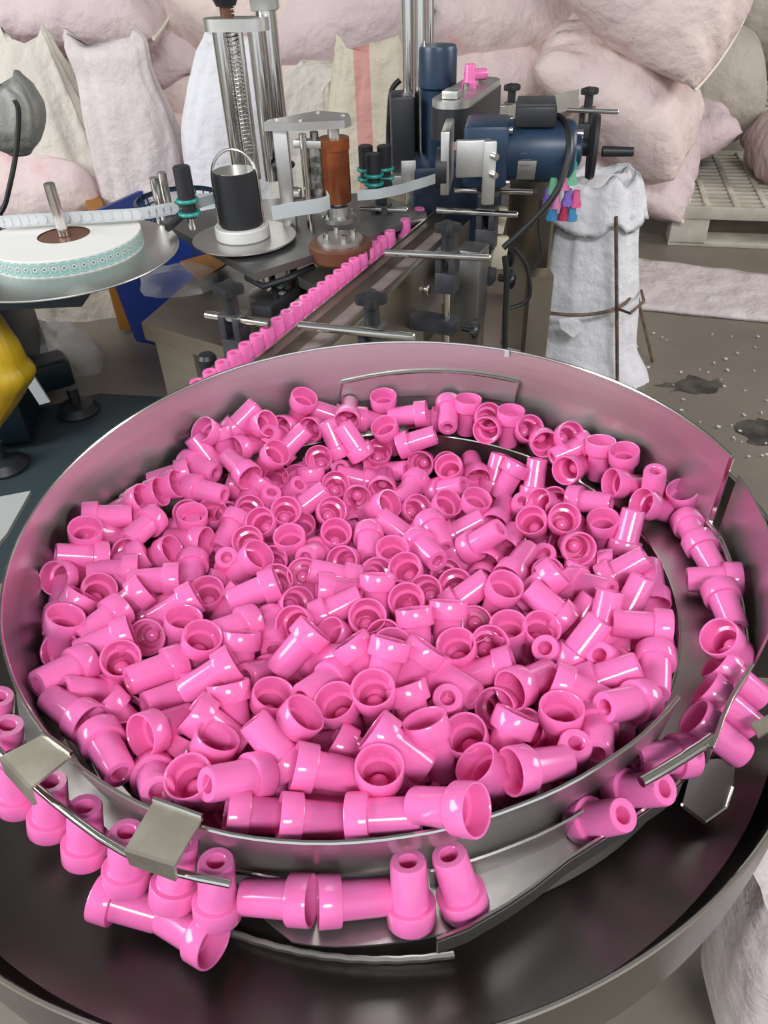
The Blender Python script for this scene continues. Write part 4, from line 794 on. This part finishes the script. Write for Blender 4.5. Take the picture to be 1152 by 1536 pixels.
# string of coloured caps
CC = [(858, 237, 'teal', (.02, .28, .26)), (858, 262, 'mint green', (.16, .42, .26)), (830, 276, 'mint green', (.14, .40, .25)), (846, 270, 'rose pink', (.60, .18, .34)), (823, 293, 'violet', (.17, .09, .42)), (834, 298, 'rose pink', (.62, .20, .36)), (852, 294, 'violet', (.20, .12, .45)), (864, 296, 'hot pink', (.62, .10, .25)), (829, 316, 'blue', (.04, .20, .40)), (846, 316, 'dark red', (.38, .03, .08)), (858, 317, 'blue', (.04, .22, .42))]
for i, (x, y, nm, col) in enumerate(CC):
    m_ = mat('sample_%s_%d' % (nm.replace(' ', '_'), i), col, .4); p = Y(x, y, 1.44)
    o = MB().lathe([(0, .012), (.0065, .012), (.008, -.006), (.0105, -.007), (.0112, -.016), (.009, -.016), (.008, -.006), (0, -.004)], None, p, 18).build('sample_cap', m_)
    nb = ['hanging topmost', 'below the teal one', 'left in the second row', 'between the two mint ones', 'leftmost of its row', 'between the violets', 'right of the rose one', 'rightmost of its row', 'lowest left', 'between the two blue ones', 'lowest right'][i]
    tag(o, '%s sample cap of the bunch by the motor, %s' % (nm, nb), 'cap', 'coloured sample caps')
# ---------------------------------------------------------------- sacks
def pillow(c, hx, hy, hz, rot, m, label, group='stacked full sacks', seed=0, seam=False, crease=.02, nu=44, nv=30, name='sack'):
    vs = []; fs = []; E_ = Euler([math.radians(a) for a in rot]).to_matrix(); c = Vector(c); idx = {}
    for sgn in (1, -1):
        for i in range(nu+1):
            for j in range(nv+1):
                u = -1+2*i/nu; v = -1+2*j/nv
                if sgn < 0 and (i in (0, nu) or j in (0, nv)): idx[(sgn, i, j)] = idx[(1, i, j)]; continue
                e = max(0, 1-abs(u)**2.6)**.62*max(0, 1-abs(v)**2.6)**.55
                x = u*hx*(1-.05*v*v*abs(u)); y = v*hy*(1-.16*(abs(u)**3))
                z = sgn*hz*e
                p = Vector((x, y, z)); nn = noise.noise(Vector((x*3+seed, y*3, sgn*2+z)))*.05*min(1, e*2)
                cr = crease*abs(u)**2.5*math.sin(v*14+noise.noise(Vector((v*4, seed, sgn)))*5)*min(1, e*3)
                cr += .35*crease*noise.noise(Vector((x*16, y*9, seed+sgn)))*min(1, e*3)
                z += sgn*(nn+cr)-.02*abs(u)**4
                idx[(sgn, i, j)] = len(vs); vs.append(c+E_@Vector((x, y, z)))
        for i in range(nu):
            for j in range(nv):
                q = (idx[(sgn, i, j)], idx[(sgn, i+1, j)], idx[(sgn, i+1, j+1)], idx[(sgn, i, j+1)]); fs.append(q if sgn > 0 else q[::-1])
    o = MB().add(vs, fs).build(name, m, origin=c, ang=180); tag(o, label, 'sack', group)
    for k, (side) in enumerate(seam or ()):
        pts = []
        for j in range(nv+1):
            p = vs[idx[(1, nu if side > 0 else 0, j)]]; pts.append(p-c)
        st = MB().tube(pts, .006, 6).build('stitched_seam', THREAD, o); st.location = (0, 0, 0)
    return o
G = 'stacked full sacks'
pillow(Y(730, 8, 3.5), .54, .32, .20, (4, 2, 0), SK_PINK, 'large pale pink sack with red stains on top of the middle stack', seed=1, crease=.025)
pillow(Y(500, 12, 3.35), .33, .30, .22, (10, -10, 12), SK_LAV, 'pinkish sack with a sagging belly right of the chrome column', seed=2)
pillow(Y(345, 8, 3.30), .42, .26, .15, (8, 6, 6), SK_BEIGE, 'beige-pink sack with a pointed left corner behind the handwheel', seed=3, seam=(-1,))
pillow(Y(380, 125, 3.3), .42, .30, .19, (4, 3, 0), SK_PINK, 'pale pink sack behind the tall columns, second layer down', seed=4)
pillow(Y(715, 116, 3.45), .36, .30, .15, (0, -2, 0), SK_PINK, 'pale pink sack directly under the red-stained one', seed=5)
pillow(Y(540, 150, 3.7), .34, .20, .2, (0, 0, 0), SK_LAV, 'lavender sack glimpsed behind the striped bag', seed=6)
pillow(Y(935, 135, 3.1), .33, .26, .175, (20, 34, -14), SK_PINK, 'big pale pink sack sloping down right of the handwheel', seed=7, crease=.03)
pillow(Y(983, -38, 3.0), .34, .24, .17, (40, 36, -16), SK_PINK, 'pale pink sack at the top with a long stitched seam', seed=8, seam=(1,), crease=.02)
pillow(Y(118, 2, 3.05), .29, .25, .15, (12, 6, 0), SK_LAV, 'pinkish sack with a stitched end at the upper left', seed=9, seam=(1,))
pillow(Y(-10, 22, 3.15), .26, .25, .15, (0, 0, 0), SK_BEIGE, 'beige sack at the far upper left corner', seed=10)
pillow(Y(170, 72, 3.25), .36, .28, .14, (10, 0, 0), SK_LAV, 'lavender sack folded under the upper left sacks', seed=11, crease=.04)
pillow(Y(60, 160, 3.2), .42, .25, .16, (0, 0, 0), SK_LAV, 'lavender sack behind the two open sacks at the left', seed=12)
pillow(Y(30, 275, 2.75), .32, .26, .19, (10, -6, 0), SK_PINK, 'pink sack low at the left behind the label ribbon', seed=13, crease=.04)
pillow(Y(300, 240, 3.1), .45, .2, .17, (0, 0, 0), SK_PINK, 'pink sack at the bottom behind the white bag', seed=14)
pillow(Y(945, 225, 3.2), .30, .25, .13, (25, 26, -10), SK_LAV, 'lavender sack on the floor behind the open white sack', seed=15, seam=(1,))
pillow(Y(1022, 190, 3.5), .19, .2, .10, (10, -14, 10), SK_LAV, 'mauve sack whose corner sticks out towards the pallets', seed=16)
pillow(Y(790, 225, 3.4), .40, .22, .14, (0, 0, 0), SK_PINK, 'pink sack at floor level behind the blue motor', seed=17)
pillow(Y(1040, 125, 3.75), .28, .28, .24, (0, 20, 0), SK_BROWN, 'grey-brown sack behind the seamed one', seed=20)
pillow(Y(1135, 20, 4.4), .36, .36, .26, (0, 24, 0), SK_BROWN, 'grey-brown sack at the upper right corner', seed=18)
pillow(Y(1090, 92, 4.5), .24, .20, .09, (0, 6, 0), SK_BROWN, 'small flat sack on the far white pallet', seed=19, seam=(1,))
pillow(Y(1185, 222, 3.35), .14, .22, .14, (0, 8, 0), SK_PINK, 'pink sack end on the near white pallet at the right edge', seed=21)
# open standing sacks
GS = 'open standing sacks'
row_sack('open_sack', [(50, 2, 68), (62, -14, 76), (105, -34, 100), (160, -40, 130), (220, -30, 160), (280, -10, 190), (330, 0, 205)], 2.72, SK_IVORY, 'ivory open sack slouching at the left, its ragged mouth leaning', group=GS, fold=.14, seed=1, thick_top=.25, top_open=False, zmin=0)
row_sack('open_sack', [(58, 98, 205), (72, 96, 218), (110, 112, 226), (160, 122, 250), (220, 136, 272), (290, 150, 284), (330, 160, 290)], 2.66, SK_WHITE, 'white-pink open sack with a bunched mouth and grey marks, second from left', group=GS, fold=.13, seed=2, thick_top=.3, zmin=0)
row_sack('open_sack', [(52, 310, 380), (80, 296, 398), (130, 282, 412), (190, 272, 425), (250, 278, 440), (300, 286, 450)], 2.60, SK_BRIGHT, 'white standing sack behind the twin chrome columns', group=GS, fold=.08, seed=3, thick_top=.3, zmin=0)
row_sack('open_sack', [(100, 455, 505), (125, 425, 500), (170, 415, 505), (230, 412, 510), (290, 412, 520)], 2.50, SK_IVORY, 'small ivory sack between the columns and the striped sack', group=GS, fold=.16, seed=4, thick_top=.3, zmin=0)
row_sack('open_sack', [(66, 508, 598), (80, 506, 602), (130, 498, 604), (190, 490, 606), (250, 486, 610), (300, 484, 612)], 2.45, SK_STRIPE, 'beige woven sack with a red stripe behind the amber roller', group=GS, fold=.15, seed=5, thick_top=.35, zmin=0)
gcl = row_sack('grey_cloth', [(122, -30, 30), (135, -30, 48), (160, -34, 62), (190, -36, 64), (215, -10, 58), (232, 18, 46)], 1.9, SK_GREY, 'grey-green cloth cover with a cord hanging at the left edge', 'cloth', fold=.14, seed=6)
cable(smooth([Y(22, 150, 1.62), Y(28, 170, 1.62), Y(24, 230, 1.62), Y(12, 290, 1.62), Y(6, 310, 1.62), Y(-4, 326, 1.62)]), .005, 'thin dark cord with a knot hanging from the grey cloth')
# ---------------------------------------------------------------- white sack on its rod stand
ws = row_sack('white_sack', [(268, 845, 940), (300, 835, 965), (330, 822, 955), (400, 810, 952), (470, 806, 950), (520, 800, 950), (560, 792, 972)], 2.02, SK_BRIGHT, 'tall white open sack hung in the rusty rod stand', fold=.10, nf=8, seed=8, depth=.40, zmin=0)
# folded-over collar
def collar():
    vs = []; fs = []; n = 96; y0 = 2.02
    prof = [(.0, .86, -.10), (.0, .93, -.03), (.0, 1.0, .0), (0, 1.10, -.03), (0, 1.20, -.09), (0, 1.30, -.14), (0, 1.36, -.16), (0, 1.28, -.155)]
    A, B = Y(830, 262, y0), Y(955, 262, y0); cx_, w_ = (A.x+B.x)/2, (B.x-A.x)/2
    for (_, r, dz) in prof:
        for k in range(n):
            a = 6.2832*k/n; f = 1+.05*noise.noise(Vector((math.cos(a)*4, math.sin(a)*4, r*3)))+.02*math.sin(a*15)
            sag = .05*math.cos(a-.2)*0-.045*max(0, -math.sin(a))*(r-.9)/.4
            vs.append(Vector((cx_+w_*r*f*math.cos(a)*1.02, y0+w_*.85*r*f*math.sin(a), A.z+dz*.62+sag*.3+.03*noise.noise(Vector((math.cos(a)*2, math.sin(a)*2, 7))))))
    for i in range(len(prof)-1):
        for k in range(n): fs.append((i*n+k, i*n+(k+1) % n, (i+1)*n+(k+1) % n, (i+1)*n+k))
    return MB().add(vs, fs).build('rolled_collar', SK_BRIGHT, ws, ang=180)
co = collar()
stn = empty('rod_stand', Vector((Y(870, 560, 2.0).x, 2.02, 0)), 'rusty thin rod stand holding the tall white sack open', 'stand')
hpz = Y(860, 462, 1.95)
hp_ = [(hpz.x+.165*math.cos(t*.2244), 2.02+.165*math.sin(t*.2244), Y(880, 466, 1.88).z) for t in range(28)]
MB().tube(hp_, .0045, 6, True).build('hoop', RUST, stn)
for (x0, y0_, x1, y1_, yy) in ((815, 350, 793, 545, 1.84), (924, 325, 926, 575, 1.86), (955, 440, 962, 470, 2.05)):
    A = Y(x0, y0_, yy); B = Y(x1, y1_, yy); B = A+(B-A)*((A.z-.005)/(A.z-B.z)); MB().tube([A, B], .0048, 8).build('leg', RUST, stn)
MB().tube([Y(924, 462, 1.86), Y(945, 470, 1.80), Y(966, 452, 1.88), Y(962, 436, 2.0)], .004, 6).build('hook', RUST, stn)
tgw = MB().slab([Y(838, 478, 1.845), Y(862, 476, 1.845), Y(880, 488, 1.84), Y(860, 505, 1.84), Y(842, 492, 1.84)], .003).build('white_rag', SK_BRIGHT); tag(tgw, 'scrap of white cloth knotted on the rod stand hoop', 'rag')
row_sack('white_sack', [(345, 782, 815), (400, 772, 812), (460, 764, 810), (530, 756, 806), (560, 752, 806)], 2.12, SK_WHITE, 'dull white sack standing behind the left rusty rod', fold=.12, seed=9, zmin=0)
# foreground sack at lower right
row_sack('white_sack', [(1330, 1125, 1330), (1370, 1100, 1345), (1420, 1082, 1360), (1470, 1076, 1370), (1520, 1074, 1375), (1600, 1078, 1380)], .32, SK_WHITE, 'pale woven sack standing in front of the pan at the lower right corner', fold=.05, nf=6, seed=10, zmin=0)
# ---------------------------------------------------------------- pallets
def pallet(o0, ux, uy, Lx, Ly, hgt, label, cells=True):
    e = empty('pallet', o0, label, 'pallet', 'white plastic pallets'); ux = Vector(ux).normalized(); uy = Vector(uy).normalized(); M = Matrix((ux, uy, Vector((0, 0, 1)))).transposed(); o0 = Vector(o0)
    P = lambda x, y, z: o0+ux*x+uy*y+Vector((0, 0, z))
    nx = 3
    for i in range(nx):
        for j in range(3):
            MB().box(P(.07+(Lx-.14)*i/(nx-1), .06+(Ly-.12)*j/2, hgt*.42), (.14, .12, hgt*.78), M, .006).build('block', PALLET, e)
    for j in range(3): MB().box(P(Lx/2, .06+(Ly-.12)*j/2, .010), (Lx, .12, .02), M, .003).build('bottom_runner', PALLET, e)
    n1, n2 = (9, 15) if cells else (4, 5)
    z = hgt-.011
    for i in range(n1+1): MB().box(P(Lx*i/n1*.97+.015, Ly/2, z), (.022, Ly, .022), M, .002).build('deck_slat', PALLET, e)
    for j in range(n2+1): MB().box(P(Lx/2, Ly*j/n2*.97+.01, z-.002), (Lx, .020, .018), M, .002).build('deck_rib', PALLET, e)
    for y_ in (.0, Ly-.0): MB().box(P(Lx/2, y_, hgt-.02), (Lx, .02, .045), M, .003).build('edge_rail', PALLET, e)
    for x_ in (.0, Lx): MB().box(P(x_, Ly/2, hgt-.02), (.02, Ly, .045), M, .003).build('edge_rail', PALLET, e)
pallet((1.17, 3.02, 0), (.97, -.24, 0), (.24, .97, 0), 1.0, .85, .15, 'dusty white plastic grid pallet on the floor at the right')
q = Y(1060, 135, 4.75); pallet((q.x-.25, 4.6, 0), (1, 0, 0), (0, 1, 0), 1.0, .8, .16, 'far white pallet under the small flat sack', cells=False)
# flattened sack on the floor
vs = []; fs = []; fo_ = [D(948, 388, 1.095), D(1240, 425, 1.095), D(1240, 492, 1.095), D(940, 462, 1.095)]
nu, nv = 40, 14
for i in range(nu+1):
    for j in range(nv+1):
        u, v = i/nu, j/nv; p = (fo_[0]*(1-u)+fo_[1]*u)*(1-v)+(fo_[3]*(1-u)+fo_[2]*u)*v
        p = Vector((p.x, p.y+.03*noise.noise(Vector((u*4, v*2, 1))), .012+.016*abs(noise.noise(Vector((u*5+v*3, v*9, 2))))*(1 if 0 < j < nv else .3))); vs.append(p)
top = len(vs); vs += [Vector((p.x, p.y, .002)) for p in vs]
for i in range(nu):
    for j in range(nv):
        a = i*(nv+1)+j; fs.append((a, a+1, a+nv+2, a+nv+1)); fs.append((top+a, top+a+nv+1, top+a+nv+2, top+a+1))
for i in range(nu):
    for j in (0, nv): a = i*(nv+1)+j; fs.append((a, a+nv+1, top+a+nv+1, top+a))
for j in range(nv):
    for i in (0, nu): a = i*(nv+1)+j; fs.append((a, a+1, top+a+1, top+a))
tag(MB().add(vs, fs).build('empty_sack', SK_WHITE, ang=180), 'flattened empty white sack lying on the floor before the pallet', 'sack')
# litter on the floor
lit = MB(); R5 = random.Random(5)
for i in range(50):
    p = D(R5.uniform(955, 1152), R5.uniform(500, 690), 1.098) if i < 50 else D(R5.uniform(1000, 1090), R5.uniform(1440, 1536), 1.098)
    s_ = R5.uniform(.003, .010); lit.box(p+Vector((0, 0, .002)), (s_, s_*R5.uniform(.4, 1), .003), Matrix.Rotation(R5.random()*3, 3, 'Z'))
tag(lit.build('floor_litter', TAG), 'tiny pale scraps scattered on the concrete floor', 'litter', kind='stuff')
for (x, y, rx, ry, sd, lb) in ((1040, 578, .085, .045, 1, 'dark oily stain near the white sack'), (1150, 648, .07, .06, 2, 'dark oily stain at the right edge of the floor')):
    c = D(x, y, 1.0985); o = MB().slab([c+Vector((rx*(1+.7*noise.noise(Vector((math.cos(t*.2094)*2, math.sin(t*.2094)*2, sd))))*math.cos(t*.2094), ry*(1+.9*noise.noise(Vector((math.cos(t*.2094)*3, math.sin(t*.2094)*3, sd+4))))*math.sin(t*.2094), 0)) for t in range(30)], .001).build('floor_stain', STAIN); tag(o, lb, 'stain')
st_ = MB().box(onwall(760, 530)+Vector((0, -.001, 0)), (.005, .001, .007)).build('blue_sticker', LINER); tag(st_, 'tiny pale blue sticker inside the back wall of the bowl', 'sticker')
